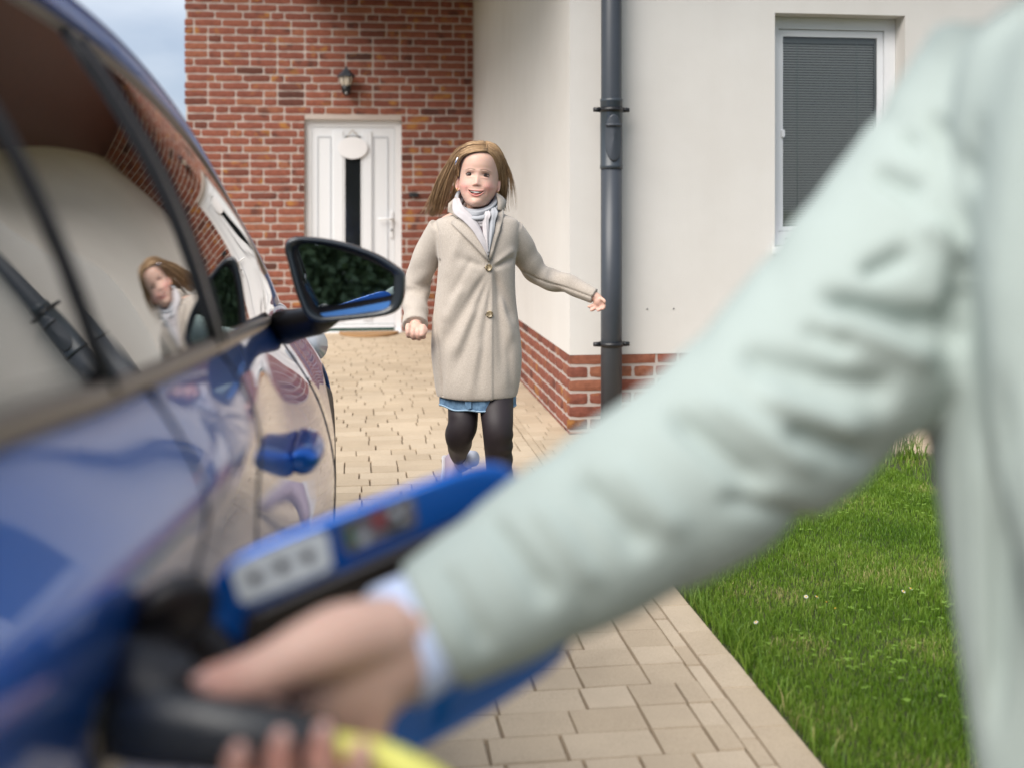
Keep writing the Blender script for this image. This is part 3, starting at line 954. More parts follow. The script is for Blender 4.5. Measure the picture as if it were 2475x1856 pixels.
# widest line of the flank (s, w), belt line (s, w, z), roof rail (s, w, z)
FLANK = smooth_tab([(-.24, -.33), (-.1, -.235), (.2, -.186), (.6, -.170), (1.2, -.162), (2.0, -.162), (2.55, -.162), (3.0, -.188), (3.4, -.207), (3.75, -.25), (4.0, -.34), (4.1, -.45)])
BELT = smooth_tab([(-.24, -.36, .93), (-.1, -.28, 1.0), (.2, -.235, 1.035), (.6, -.222, 1.03), (.87, -.220, 1.012), (1.18, -.221, .998), (1.6, -.236, .974), (2.2, -.275, .931), (2.8, -.33, .885), (3.0, -.345, .885), (3.4, -.36, .872), (3.7, -.40, .82), (3.95, -.50, .72), (4.1, -.60, .60)])
RAIL = smooth_tab([(-.14, -.34, 1.06), (-.04, -.42, 1.25), (.2, -.45, 1.37), (.6, -.446, 1.405), (1.0, -.44, 1.415), (1.36, -.431, 1.402), (1.75, -.425, 1.367), (2.15, -.418, 1.291), (2.46, -.38, 1.143), (2.77, -.358, 1.018), (2.96, -.338, .905)])

HAUNCH = [(0, -.05), (.06, -.035), (.22, -.013), (.366, -.003), (.463, -.003), (.56, -.013), (.652, -.022), (.756, -.020), (.817, -.009), (.86, -.001), (.892, -.005), (.938, -.024)]
PLAIN_F = [0, .07, .24, .40, .50, .58, .66, .73, .79, .84, .89, .95]
PLAIN_O = [(-.05, 0), (-.035, 0), (-.012, 0), (-.001, 0), (0, 0), (0, .06), (0, .15), (0, .26), (0, .40), (0, .54), (0, .70), (0, .88)]
def flank_profile(s, z0=.20):
    """half section of the flank from sill to belt: list of (offset from the centre line, height)"""
    om = 1.08 + interp(FLANK, s)[0]; wb, zt = interp(BELT, s); ob = 1.08 + wb
    hz = 1 - sstep(1.0, 2.0, np.array(s)); hz = float(hz) * float(sstep(-.25, .15, np.array(s)))
    pts = []
    for (fh, oh), ff, (oa, ok) in zip(HAUNCH, PLAIN_F, PLAIN_O):
        f = fh * hz + ff * (1 - hz)
        o_ = (om + oh) * hz + (om + oa + (ob - om) * ok) * (1 - hz)
        pts.append((o_, z0 + f * (zt - z0)))
    pts.append((ob, zt))
    return pts
def sstep(a, b, x): t = np.clip((x - a) / (b - a), 0, 1); return t * t * (3 - 2 * t)
def body_loft():
    S = np.concatenate([np.linspace(-.24, .1, 10), np.linspace(.14, 1.1, 36), np.linspace(1.16, 2.85, 26), np.linspace(2.89, 3.8, 34), np.linspace(3.84, 4.1, 10)])
    V = []
    for s in S:
        z0 = .20
        if s > 3.8: z0 = .20 + (s - 3.8) * .15
        for sw in (.60, 3.33):
            d = abs(s - sw)
            if d < .375: z0 = max(z0, .325 + math.sqrt(max(.375 ** 2 - d * d, 0)))
        base = flank_profile(s)
        zt, ob = base[-1][1], base[-1][0]
        # the arch lifts the lower edge; everything above it keeps its place
        bz, bo = [q[1] for q in base], [q[0] for q in base]
        pts = [(.50, z0)]
        for k, (o_, z_) in enumerate(base):
            zz_ = max(z_, z0 + .004 * k)
            pts.append((o_ if zz_ == z_ else float(np.interp(zz_, bz, bo)), zz_))
        pts += [(ob - .03, zt + .012), (ob * .7, zt + .035), (ob * .35, zt + .055), (0, zt + .06)]
        left = [(-a, z) for a, z in reversed(pts[:-1])]
        V += [(a, s - 1.95, z) for a, z in pts + left]
    ns = len(pts) + len(left)
    return V, [tuple(reversed(f)) for f in ring_faces(len(S), ns)]
body = add('body', mesh_of(*body_loft()), MAT['paint'], car, sub=2)

# greenhouse side: strip between belt and rail, bulged slightly
def side_point(s, f, out=0.0, side=1):
    wb, zb = interp(BELT, s); wr, zr = interp(RAIL, s)
    b = .030 * math.sin(math.pi * f) * min(1, max(0, (zr - zb) / .3))
    w, z = wb + (wr - wb) * f + b + out, zb + (zr - zb) * f + .002
    x = w + 1.08
    return (side * x, s - 1.95, z)
def side_patch(s0, s1, f0, f1, out, ns=24, nf=10, side=1, thick=.004):
    V = []
    for a in range(ns):
        s = s0 + (s1 - s0) * a / (ns - 1)
        lo = f0(s) if callable(f0) else f0; hi = f1(s) if callable(f1) else f1
        for b in range(nf):
            V.append(side_point(s, lo + (hi - lo) * b / (nf - 1), out, side))
    F = [(a * nf + b, (a + 1) * nf + b, (a + 1) * nf + b + 1, a * nf + b + 1) for a in range(ns - 1) for b in range(nf - 1)]
    if side < 0: F = [tuple(reversed(q)) for q in F]
    return V, F
RAILF = lambda s: 1 - .050 / max(.06, interp(RAIL, s)[1] - interp(BELT, s)[1])
for side in (1, -1):
    add('door_frame', mesh_of(*side_patch(-.10, 2.94, 0, 1, 0, ns=60, side=side)), MAT['gloss_black'], car)
    add('front_window', mesh_of(*side_patch(1.415, 2.80, .02, lambda s: max(.03, RAILF(s)), .004, ns=40, side=side)), MAT['car_glass'], car)
    add('rear_window', mesh_of(*side_patch(.875, 1.335, .02, RAILF, .004, side=side)), MAT['car_glass'], car)
    add('quarter_window', mesh_of(*side_patch(.16, .835, .05, lambda s: RAILF(s) * min(1, .3 + 1.6 * (s + .1)), .004, side=side)), MAT['car_glass'], car)
    add('pillar_cover', mesh_of(*side_patch(1.352, 1.398, .0, lambda s: RAILF(s) + .02, .007, ns=4, side=side)), MAT['grey_trim'], car)
    # rubber seams beside the panes and the sill trim under them
    for sx in (.855, 1.343, 1.406):
        tube('window_seal', [side_point(sx, f, .004, side) for f in np.linspace(.0, RAILF(sx), 10)], .007, MAT['rubber'], car, ns=8)
    belt_p = [side_point(s, .0, .002, side) for s in np.linspace(-.05, 2.88, 60)]
    tube('belt_trim', belt_p, [(.011, .006)] * 60, MAT['grey_trim'], car, ns=8)
    rail_p = [side_point(s, .985, .0, side) for s in np.linspace(-.13, 2.95, 70)]
    tube('roof_rail', rail_p, np.interp(np.linspace(-.13, 2.95, 70), [-.2, 1.6, 2.5, 3], [.024, .024, .016, .013]), MAT['paint'], car, ns=12)
    gut = [side_point(s, RAILF(s) + .012, .005, side) for s in np.linspace(.2, 2.7, 50)]
    tube('window_moulding', gut, .006, MAT['grey_trim'], car, ns=8)
# roof and screens
def top_patch(s0, s1, n, crown, inset=0.0, drop=0.0):
    V = []; m_ = 13
    for a in range(n):
        s = s0 + (s1 - s0) * a / (n - 1)
        wr, zr = interp(RAIL, s); xr = wr + 1.08 - inset
        for b in range(m_):
            u = b / (m_ - 1) * 2 - 1
            V.append((xr * u, s - 1.95 + .10 * (1 - u * u) * (1 if s > 1.75 else 0) * min(1, (s - 1.75) / .5), zr + crown * (1 - u * u) + drop))
    F = [(a * m_ + b, a * m_ + b + 1, (a + 1) * m_ + b + 1, (a + 1) * m_ + b) for a in range(n - 1) for b in range(m_ - 1)]
    return V, F
add('roof', mesh_of(*top_patch(-.04, 1.78, 30, .06)), MAT['paint'], car)
add('windscreen', mesh_of(*top_patch(1.785, 2.95, 24, .058, .01)), MAT['car_glass'], car)
add('rear_screen', mesh_of(*top_patch(-.14, -.05, 8, .05, .01)), MAT['car_glass'], car)

# panel gaps: door outlines and fender line as narrow dark recess beads following the flank
def flank_point(s, z, out=0.0):
    tab = flank_profile(s)
    x = np.interp(z, [q[1] for q in tab], [q[0] for q in tab])
    return (x + out, s - 1.95, z)
for s0, s1 in ((1.375, 1.385), (2.66, 2.70), (.90, .98)):
    zz = np.linspace(.27, interp(BELT, s0)[1] - .01, 22)
    tube('panel_gap', [flank_point(s0 + (s1 - s0) * (k / 21), z_, -.0012) for k, z_ in enumerate(zz)], .0032, MAT['rubber'], car, ns=6)
tube('sill_trim', [flank_point(s, .235, .004) for s in np.linspace(1.0, 2.9, 24)], [(.03, .016)] * 24, MAT['black_plastic'], car, ns=10)

# door handle: a solid body-coloured grip standing off the panel, black slot above it
z_ = .748
for s0 in (1.84,):
    V, nh = [], 8
    st = [(0.0, .004, .4), (.006, .030, .8), (.02, .044, 1), (.10, .050, 1), (.17, .046, 1), (.205, .026, .85), (.22, .004, .5)]
    for ds, o_, k in st:
        q = flank_point(s0 + ds, z_)
        x0 = q[0] - .004
        for (a, b) in ((0, -.020), (.5, -.030), (.85, -.022), (1.06, -.003), (.90, .015), (.55, .022), (.2, .020), (0, .014)):
            V.append((x0 + a * (o_ + .004), q[1], q[2] + b * k))
    hnd = add('door_handle', mesh_of(V, [tuple(reversed(f)) for f in ring_faces(len(st), nh)]), MAT['paint'], car, sub=2)

# wheels
def wheel(x, s, name='wheel'):
    e = empty(name, (0, 0, 0)); e.parent = car; e.location = (x, s - 1.95, .325)
    sg = 1 if x > 0 else -1
    lathe('tyre', [(.22, -.095), (.30, -.10), (.322, -.08), (.325, 0), (.322, .08), (.30, .10), (.22, .095)], MAT['rubber'], e, ns=48, axis='x')
    rim = lathe('rim', [(.02, .06 * sg), (.05, .07 * sg), (.19, .055 * sg), (.225, .085 * sg), (.225, -.08 * sg), (.05, -.05 * sg)], plain('alloy', (.35, .36, .37), .3, .1, 5, metallic=1.0), e, ns=40, axis='x')
    for k in range(5):
        a = 2 * math.pi * k / 5
        tube('spoke', [(.075 * sg, .03 * math.cos(a), .03 * math.sin(a)), (.08 * sg, .21 * math.cos(a), .21 * math.sin(a))], [(.012, .03), (.012, .02)], MAT['gloss_black'], rim, ns=8, up=(1, 0, 0))
for x in (.755, -.755):
    for s in (.60, 3.33): wheel(x, s)
# lamps
for sg in (1, -1):
    v, f = tube_vf([(sg * .78, 1.86, .70), (sg * .62, 2.02, .68), (sg * .45, 2.10, .66)], [(.05, .05), (.055, .05), (.04, .04)], 14)
    add('headlight', mesh_of(v, f), plain('headlamp_lens', (.5, .52, .55), .08, .05, 4, coat=1.0), car)
    v, f = tube_vf([(sg * .78, -2.06, .88), (sg * .64, -2.14, .89), (sg * .4, -2.17, .89)], [(.06, .05), (.06, .05), (.05, .04)], 14)
    add('tail_light', mesh_of(v, f), plain('tail_lens', (.25, .01, .012), .1, .05, 4, coat=1.0), car)

# door mirror: asymmetric shell, glass, lower blue strip, foot
MS, MU = 2.45, 1.53e-4
mcx, mcz = -.1335, .9996
def mpt(px, py, s=0.0): return CW(mcx + (px - 1020) * MU, MS + s, mcz - (py - 790) * MU)
OUT = [(188, 330), (215, 250), (290, 205), (400, 190), (700, 213), (1100, 300), (1500, 455), (1760, 620), (1845, 690), (1864, 770), (1855, 1000), (1800, 1180), (1680, 1275), (1450, 1325), (1100, 1362), (750, 1390), (600, 1375), (480, 1290), (400, 1130), (310, 860), (235, 560), (195, 410)]
OUTS = catmull(OUT + [OUT[0]], 72)[:-1]
oc = OUTS.mean(0)
def shrink(P, k): return oc + (P - oc) * k
mir = empty('door_mirror', (0, 0, 0)); mir.parent = car
rings = [(shrink(OUTS, .80), -.002 + .022), (shrink(OUTS, .865), .004), (shrink(OUTS, .935), -.006), (shrink(OUTS, .985), .0), (OUTS, .012), (shrink(OUTS, 1.005), .035), (shrink(OUTS, .95), .075), (shrink(OUTS, .80), .11), (shrink(OUTS, .45), .135), (shrink(OUTS, .05), .14)]
V = [mpt(p[0], p[1], s) for P, s in rings for p in P]
add('mirror_shell', mesh_of(V, ring_faces(len(rings), 71, cap0=True, cap1=True)), MAT['mirror_shell'], mir)
GL = [(365, 480), (375, 360), (430, 300), (620, 297), (900, 362), (1300, 505), (1600, 655), (1690, 730), (1700, 800), (1690, 930), (1665, 1010), (1300, 1075), (900, 1135), (680, 1165), (620, 1150), (520, 980), (430, 760)]
GLS = catmull(GL + [GL[0]], 60)[:-1]
gc = GLS.mean(0)
V = [mpt(p[0], p[1], .0065 + (1.5e-4 * .045) * (p[0] - 1000) - (1.5e-4 * .032) * (p[1] - 750)) for p in GLS] + [mpt(*gc, .0065 + (1.5e-4 * .045) * (gc[0] - 1000) - (1.5e-4 * .032) * (gc[1] - 750))]
n = len(GLS)
add('mirror_glass', mesh_of(V, [(i, (i + 1) % n, n) for i in range(n)]), MAT['mirror_glass'], mir, smooth=False)
V = [mpt(p[0], p[1], .006) for p in [(680, 1262), (1200, 1180), (1650, 1095), (1655, 1120), (1625, 1180), (1540, 1220), (1200, 1265), (800, 1315), (720, 1300)]]
V2 = [(a, b + .006, c) for a, b, c in V]
n = len(V)
add('blue_strip', mesh_of(V + V2, [tuple(range(n - 1, -1, -1)), tuple(range(n, 2 * n))] + [(i, (i + 1) % n, (i + 1) % n + n, i + n) for i in range(n)]), plain('blue_strip', (.10, .28, .70), .3, .05, 4, coat=.5), mir, smooth=False)  # flat light blue strip below the glass
# dark surround between shell lip and glass
V = [mpt(p[0], p[1], .012) for p in shrink(OUTS, .93)]
add('mirror_back', mesh_of(V, [tuple(range(len(V) - 1, -1, -1))]), MAT['black_plastic'], mir, smooth=False)
tube('mirror_foot', [CW(-.275, 2.60, .885), CW(-.245, 2.58, .893), CW(-.20, 2.545, .905), CW(-.165, 2.53, .93)], [(.040, .06), (.035, .05), (.034, .045), (.03, .04)], MAT['black_plastic'], mir, ns=14)

# charging bay in the rear wing, with its flap swung open
PS, PZ = .735, .845
pq = flank_point(PS, PZ)
port = empty('charge_port', (0, 0, 0)); port.parent = car
v, f = lathe_vf([(.001, .0035), (.044, .0035), (.052, .004), (.056, .002), (.055, -.004)], 36, 'x')
add('bay_rim', mesh_of([(pq[0] + a[0], pq[1] + a[1], pq[2] + a[2] * .9) for a in v], f), MAT['gloss_black'], port)
v, f = lathe_vf([(.030, .002), (.038, .004), (.040, .030), (.036, .034), (.030, .034), (.028, .01)], 28, 'x')
add('inlet_collar', mesh_of([(pq[0] + a[0], pq[1] + a[1], pq[2] + a[2]) for a in v], f), MAT['black_plastic'], port)
# rubber inlet cap folded up
v, f = lathe_vf([(.001, 0), (.026, 0), (.029, .004), (.029, .013), (.024, .016), (.001, .016)], 24, 'y')
M = Matrix.Translation((pq[0] + .034, pq[1] + .015, pq[2] + .040)) @ Matrix.Rotation(.55, 4, 'Z') @ Matrix.Rotation(.5, 4, 'X')
add('inlet_cap', mesh_of([tuple(M @ Vector(a)) for a in v], f), MAT['black_plastic'], port)

FS = .84                                     # how far ahead of the camera the open flap stands
def fpt(px, py, s=0.0):                      # flap plane
    st = FS + (px - 860) * 4.5e-5 + s
    return CW((px - 880) / 2458 * FS, st, CAM_H - (py - 453) / 2458 * FS)
FL = [(468, 1330), (474, 1245), (500, 1195), (560, 1160), (700, 1110), (880, 1052), (1010, 1015), (1080, 1012), (1125, 1045), (1165, 1120), (1210, 1250), (1244, 1370), (1238, 1425), (1195, 1475), (1050, 1555), (900, 1622), (740, 1685), (620, 1720), (545, 1705), (505, 1640), (480, 1500)]
FLS = catmull(FL + [FL[0]], 64)[:-1]; fc = FLS.mean(0)
def fsh(k): return fc + (FLS - fc) * k
rings = [(fsh(.90), -.001), (fsh(.955), -.002), (fsh(.985), -.001), (FLS, .002), (fsh(1.0), .005), (fsh(.985), .008), (fsh(.6), .012)]
V = [fpt(p[0], p[1], s) for P, s in rings for p in P]
flap = add('charge_flap', mesh_of(V, ring_faces(len(rings), len(FLS))), MAT['paint'], car)
IN = [(545, 1292), (640, 1255), (800, 1195), (960, 1135), (1060, 1095), (1092, 1120), (1150, 1290), (1160, 1350), (1050, 1420), (880, 1500), (700, 1570), (600, 1590), (560, 1520), (535, 1380)]
INS = catmull(IN + [IN[0]], 48)[:-1]; ic = INS.mean(0)
rings = [(INS, -.002), (ic + (INS - ic) * .985, -.012), (ic + (INS - ic) * .93, -.013), (ic + (INS - ic) * .88, -.008), (ic + (INS - ic) * .1, -.008)]
V = [fpt(p[0], p[1], s) for P, s in rings for p in P]
add('flap_liner', mesh_of(V, ring_faces(len(rings), len(INS))), MAT['black_plastic'], flap)
def decal(name, poly, m, off):
    V = [fpt(p[0], p[1], off) for p in poly]
    return add(name, mesh_of(V, [tuple(range(len(V) - 1, -1, -1))]), m, flap, smooth=False)
MAT['label_white'] = plain('label_white', (.56, .60, .62), .5, .05)
MAT['label_dark'] = plain('label_dark', (.10, .09, .10), .5, .1)
decal('label', [(520, 1190), (620, 1150), (700, 1128), (712, 1140), (722, 1205), (710, 1215), (620, 1248), (545, 1272), (532, 1262), (515, 1205)], MAT['label_white'], -.0032)
def disc(name, px, py, r, m, off):
    decal(name, [(px + r * math.cos(a), py + r * math.sin(a)) for a in np.linspace(0, 2 * math.pi, 18, endpoint=False)], m, off)
MAT['label_dot'] = plain('label_dot', (.02, .006, .008), .5)
MAT['label_line'] = plain('label_line', (.30, .33, .35), .5)
for a, b in ((563, 1217), (618, 1197), (672, 1180)): disc('label_symbol', a, b, 12, MAT['label_dot'], -.0042)
for a, b in ((605, 1232), (658, 1213), (570, 1195)): disc('label_symbol', a, b, 14, plain('label_pale', (.66, .70, .72), .5), -.0036)
decal('label_symbol', [(563, 1215), (672, 1178), (672, 1182), (563, 1219)], MAT['label_line'], -.0035)
decal('label', [(735, 1118), (885, 1064), (893, 1074), (900, 1125), (890, 1136), (760, 1184), (748, 1178)], MAT['label_dark'], -.0032)
decal('label_symbol', [(748, 1128), (762, 1122), (772, 1166), (760, 1170)], plain('label_green', (.015, .09, .03), .5), -.0036)
decal('label_symbol', [(802, 1106), (828, 1094), (836, 1122), (812, 1132)], plain('label_red', (.20, .012, .015), .5), -.0036)
for a, b, r_ in ((788, 1150, 17), (852, 1098, 12), (876, 1082, 9), (868, 1115, 9)): disc('label_symbol', a, b, r_ * .8, MAT['label_line'], -.0037)
decal('label_symbol', [(830, 1130), (880, 1112), (884, 1130), (838, 1146)], MAT['gloss_black'], -.0036)
# swan-neck hinge from bay to flap
hp = [(pq[0] - .01, pq[1] + .075, pq[2] + .005), (pq[0] + .02, pq[1] + .085, pq[2] + .008), fpt(520, 1420, -.008), fpt(640, 1390, -.010)]
tube('hinge_arm', catmull(hp, 14), [(.022, .007)] * 14, MAT['black_plastic'], flap, ns=10)

# ------------------------------------------------------------------ charging connector (held in the hand)
conn_w = car_to_world(pq[0] - 1.08 + .016, PS)
conn = empty('charging_connector', (conn_w[0], conn_w[1], PZ), -CAR_H)
tag(conn, 'black charging plug with yellow cable pushed into the blue car', 'charging plug')
# local: x out of the car, y forward, z up; the grip droops back toward the photographer
head = [(-.06, .0, .008), (-.035, .0, .010), (-.008, -.008, .010), (.016, -.020, .004), (.03, -.028, .002)]
v, f = tube_vf(catmull(head, 16), np.interp(np.linspace(0, 1, 16), [0, .2, .35, .65, 1], [.0265, .028, .0325, .033, .024]), 20)
add('plug_head', mesh_of(v, f), MAT['black_plastic'], conn)
MAT['grip'] = plain('grip_grey', (.032, .034, .037), .30, .12, 40, .2, 400)
GRIP = [(-.012, -.022, -.004), (.012, -.036, -.004), (.040, -.046, -.004), (.070, -.051, -.007), (.098, -.051, -.012), (.120, -.048, -.016)]
gp = catmull(GRIP, 24)
v, f = tube_vf(gp, [(a, b) for a, b in zip(np.interp(np.linspace(0, 1, 24), [0, .12, .4, .8, 1], [.020, .0245, .0225, .0205, .0155]), np.interp(np.linspace(0, 1, 24), [0, .12, .4, .8, 1], [.020, .022, .0175, .0165, .014]))], 20)
add('grip', mesh_of(v, f), MAT['grip'], conn)
CAB = [(.112, -.049, -.015), (.135, -.054, -.017), (.165, -.066, -.022), (.20, -.084, -.045), (.235, -.11, -.12), (.25, -.16, -.30), (.22, -.26, -.60), (.16, -.42, -.80), (.10, -.62, -.828), (.05, -.95, -.83), (.3, -1.6, -.83), (1.0, -2.4, -.83)]
tube('cable', catmull(CAB, 80), .0098, plain('yellow_cable', (.70, .68, .15), .45, .06, 9), conn, ns=14)
# ------------------------------------------------------------------ the girl
GT, GPX = 4.0, 2458 / 4.0
gr = (1035 - 1106) / 2458 * GT
girl = empty('person', (GT * math.sin(YAW) + gr * math.cos(YAW), GT * math.cos(YAW) - gr * math.sin(YAW), 0), -YAW)
tag(girl, 'person in beige wool coat, grey scarf and dark leggings running on the paving', 'person')
def gx(px): return (px - 1035) / GPX
def gz(py): return (1160 - py) / GPX
def G(px, py, y=0.0): return np.array([gx(px) * (GT + y) / GT + (1035 - 1106) / 2458 * y, y, CAM_H + (gz(py) - CAM_H) * (GT + y) / GT])

def skin_mat(name, base):
    m, nt, p = new_mat(name); L = nt.links
    at = N(nt, 'ShaderNodeAttribute', _attribute_name='Col')
    tc = N(nt, 'ShaderNodeTexCoord')
    nz = N(nt, 'ShaderNodeTexNoise', Scale=60.0, Detail=3.0); L.new(tc.outputs['Object'], nz.inputs['Vector'])
    r = N(nt, 'ShaderNodeValToRGB'); r.color_ramp.elements[0].color = (.93, .91, .90, 1); r.color_ramp.elements[1].color = (1.05, 1.05, 1.05, 1)
    L.new(nz.outputs['Fac'], r.inputs['Fac'])
    mx = N(nt, 'ShaderNodeMix', _data_type='RGBA', _blend_type='MULTIPLY'); mx.inputs[0].default_value = 1
    L.new(at.outputs['Color'], mx.inputs[6]); L.new(r.outputs['Color'], mx.inputs[7]); L.new(mx.outputs[2], p.inputs['Base Color'])
    p.inputs['Roughness'].default_value = .48; p.inputs['Specular IOR Level'].default_value = .35
    p.inputs['Subsurface Weight'].default_value = .18; p.inputs['Subsurface Radius'].default_value = (1, .35, .2); p.inputs['Subsurface Scale'].default_value = .006
    return m
MAT['skin'] = skin_mat('skin', None)

def set_col(me, cols):
    a = me.color_attributes.new('Col', 'FLOAT_COLOR', 'POINT')
    c = np.ones((len(me.vertices), 4), dtype=np.float32); c[:, :3] = cols
    a.data.foreach_set('color', c.ravel())

def gauss(x, z, x0, z0, sx, sz): return np.exp(-((x - x0) / sx) ** 2 - ((z - z0) / sz) ** 2)
def sstep(a, b, x): t = np.clip((x - a) / (b - a), 0, 1); return t * t * (3 - 2 * t)

SKIN = np.array([.655, .425, .335])
def build_head(nr=170, ns=240, smile=True):
    # chin at z=0, crown at .212; face to -y
    zt = [(0.0, .012, -.066, -.030), (.004, .026, -.073, -.012), (.012, .0375, -.0775, 0.0), (.025, .0465, -.079, .012), (.040, .0555, -.080, .028), (.055, .0622, -.0805, .045), (.070, .0680, -.0805, .060),
          (.085, .0690, -.080, .074), (.105, .0700, -.0785, .088), (.125, .0705, -.0805, .094), (.145, .0705, -.0835, .095), (.165, .0690, -.0810, .090), (.180, .0640, -.0730, .080), (.195, .0530, -.0560, .062), (.205, .0380, -.036, .042), (.2105, .020, -.016, .022), (.2125, .003, .0, .006)]
    T = np.array(zt)
    fr = np.linspace(0, 1, nr)
    zz = np.interp(fr, [0, .06, .9, 1], [0, .007, .203, .2125])
    u = np.linspace(-1, 1, ns, endpoint=False)
    phi = np.pi * (.55 * u + .45 * u ** 3)
    V = np.zeros((nr, ns, 3))
    # smooth table interpolation
    Ts = catmull(T, 200)
    for i, z in enumerate(zz):
        w = np.interp(z, Ts[:, 0], Ts[:, 1]); f = np.interp(z, Ts[:, 0], Ts[:, 2]); b = np.interp(z, Ts[:, 0], Ts[:, 3])
        yc = .35 * f + .65 * b - .25 * (b + f)  # widest point sits a little back
        s, c = np.sin(phi), np.cos(phi)
        ex = 2 / 2.15
        X = w * np.sign(s) * np.abs(s) ** ex
        Cc = np.sign(c) * np.abs(c) ** (2 / 2.25)
        Y = np.where(c > 0, yc + (f - yc) * Cc, yc - (b - yc) * Cc)
        V[i, :, 0], V[i, :, 1], V[i, :, 2] = X, Y, z
    x, y, z = V[..., 0].copy(), V[..., 1].copy(), V[..., 2].copy()
    front = np.clip((-y - .01) / .05, 0, 1)
    amp = np.interp(z, [.0690, .0708, .0738, .0785, .087, .097, .108, .118, .13], [0, .0045, .0096, .0112, .0084, .0050, .0024, .001, 0])
    sig = np.interp(z, [.065, .078, .095, .115], [.0092, .0102, .0088, .0085])
    d = -amp * np.exp(-(x / sig) ** 2)
    for sg in (-1, 1):
        d += -.0026 * gauss(x, z, sg * .0108, .0735, .0052, .0050)          # nostril wings
        d += .0062 * gauss(x, z, sg * .0262, .1095, .0135, .0078)           # sockets
        d += -.0034 * gauss(x, z, sg * .0265, .1235, .018, .0055)            # brow
        d += -.0022 * gauss(x, z, sg * .0265, .1005, .013, .0035)            # lower lid pad
        d += -.0065 * gauss(x, z, sg * .0405, .070, .017, .017)             # smiling cheeks
        d += .0028 * gauss(x, z, sg * .0325, .051, .0045, .011)             # crease at the mouth corner
    d += -.0045 * gauss(x, z, 0, .014, .015, .011) + .002 * gauss(x, z, 0, .029, .016, .004)
    # mouth
    xn = np.clip(np.abs(x) / .0290, 0, 1)
    up = .0520 + .0034 * xn ** 2; lo = .0385 + .0168 * xn ** 2
    inside = (np.abs(x) < .0290) & (z < up) & (z > lo) & (y < 0)
    taper = np.sqrt(np.clip(1 - (np.abs(x) / .0293) ** 2, 0, 1))
    lipu = np.exp(-((z - up - .0018) / .0021) ** 2) * taper; lipl = np.exp(-((z - lo + .0030) / .0034) ** 2) * taper
    lips = np.clip(np.maximum(lipu * .85, lipl), 0, 1) * (np.abs(x) < .0293) * (y < 0)
    d += -.0026 * lips
    edge = np.minimum(up - z, z - lo)
    d += np.where(inside, .016 * sstep(0, .0022, edge), 0)
    V[..., 1] = y + d * front
    V[..., 2] = np.where(z > .125, .125 + (z - .125) * 1.105, z)
    col = np.tile(SKIN, (nr, ns, 1)).astype(float)
    def blend(mask, c):
        m = np.clip(mask, 0, 1)[..., None] * (y < .0)[..., None]
        col[:] = col * (1 - m) + np.array(c) * m
    for sg in (-1, 1):
        blend(.72 * gauss(x, z, sg * .043, .067, .020, .019), (.76, .33, .29))
        blend(.30 * gauss(x, z, sg * .0262, .1015, .015, .0035), (.56, .30, .25))  # under-eye shading painted into the skin colour
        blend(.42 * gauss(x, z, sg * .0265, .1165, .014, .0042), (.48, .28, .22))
        for q_ in np.linspace(0, 1, 9):
            bx_ = sg * (.0115 + .030 * q_); bz_ = .1242 + .0044 * math.sin(math.pi * (.12 + .78 * q_)) - .0016 * q_ ** 2
            blend((.80 if q_ < .85 else .5) * gauss(x, z, bx_, bz_, .0036, .0021 - .0006 * q_), (.16, .088, .054))
        blend(.60 * gauss(x, z, sg * .0052, .0702, .0022, .0012), (.30, .13, .10))  # nostril shade painted on, no opening is cut
    blend(.35 * gauss(x, z, 0, .076, .012, .008), (.72, .36, .31))
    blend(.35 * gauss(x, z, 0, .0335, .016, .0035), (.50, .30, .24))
    blend(lips * .95, (.56, .16, .15))
    blend(inside * sstep(.0003, .0018, edge), (.055, .012, .012))
    F = ring_faces(nr, ns)
    return V.reshape(-1, 3), F, col.reshape(-1, 3)

HEAD_O = G(1032.0, 450.4, -.005)
HROT = Matrix.Rotation(R(4.3), 3, 'Y') @ Matrix.Rotation(R(-4), 3, 'X') @ Matrix.Rotation(R(-3), 3, 'Z')
HR = np.array(HROT)
def HP(p): return (np.asarray(p, dtype=float) - (0, 0, .05)) @ HR.T + (0, 0, .05) + HEAD_O
hv, hf, hcol = build_head()
hv = HP(hv)

# rest of the body: neck, trunk, arms with hands, legs; one continuous skin
def finger(pts, r0, r1):
    p = catmull(pts, 10)
    rr = np.interp(np.linspace(0, 1, 10), [0, .85, 1], [r0, r1, r1 * .55])
    return tube_vf(p, rr, 10)
def blob(c, r, n=12):
    V, F = [], []
    m_ = 8
    for i in range(1, m_):
        th = math.pi * i / m_
        for k in range(n):
            a = 2 * math.pi * k / n
            V.append((c[0] + r[0] * math.sin(th) * math.cos(a), c[1] + r[1] * math.sin(th) * math.sin(a), c[2] - r[2] * math.cos(th)))
    return V, ring_faces(m_ - 1, n)
shells = []
nk = G(1033, 470, .015)
shells.append(tube_vf([nk + (0, .03, -.08), nk + (0, .02, 0), HEAD_O + (0, .045, .02), HEAD_O + (0, .05, .07)], [.06, .045, .042, .045], 20))
shells.append(tube_vf(catmull([G(1031, 470, .02), G(1030, 490, .02), G(1028, 560, .02), G(1026, 640, .02), G(1028, 730, .01), G(1034, 800, -.005), G(1036, 835, -.01)], 30), [(a, b) for a, b in zip(np.interp(np.linspace(0, 1, 30), [0, .06, .25, .5, .75, .92, 1], [.05, .10, .118, .100, .118, .122, .09]), np.interp(np.linspace(0, 1, 30), [0, .06, .25, .5, .75, .92, 1], [.05, .065, .08, .075, .085, .085, .06]))], 24, up=(1, 0, 0)))
shells.append(tube_vf(catmull([G(955, 497, .01), G(1000, 482, .02), G(1065, 482, .02), G(1100, 503, .015)], 12), [.036, .042, .044, .044, .044, .044, .044, .044, .044, .044, .042, .036], 16))
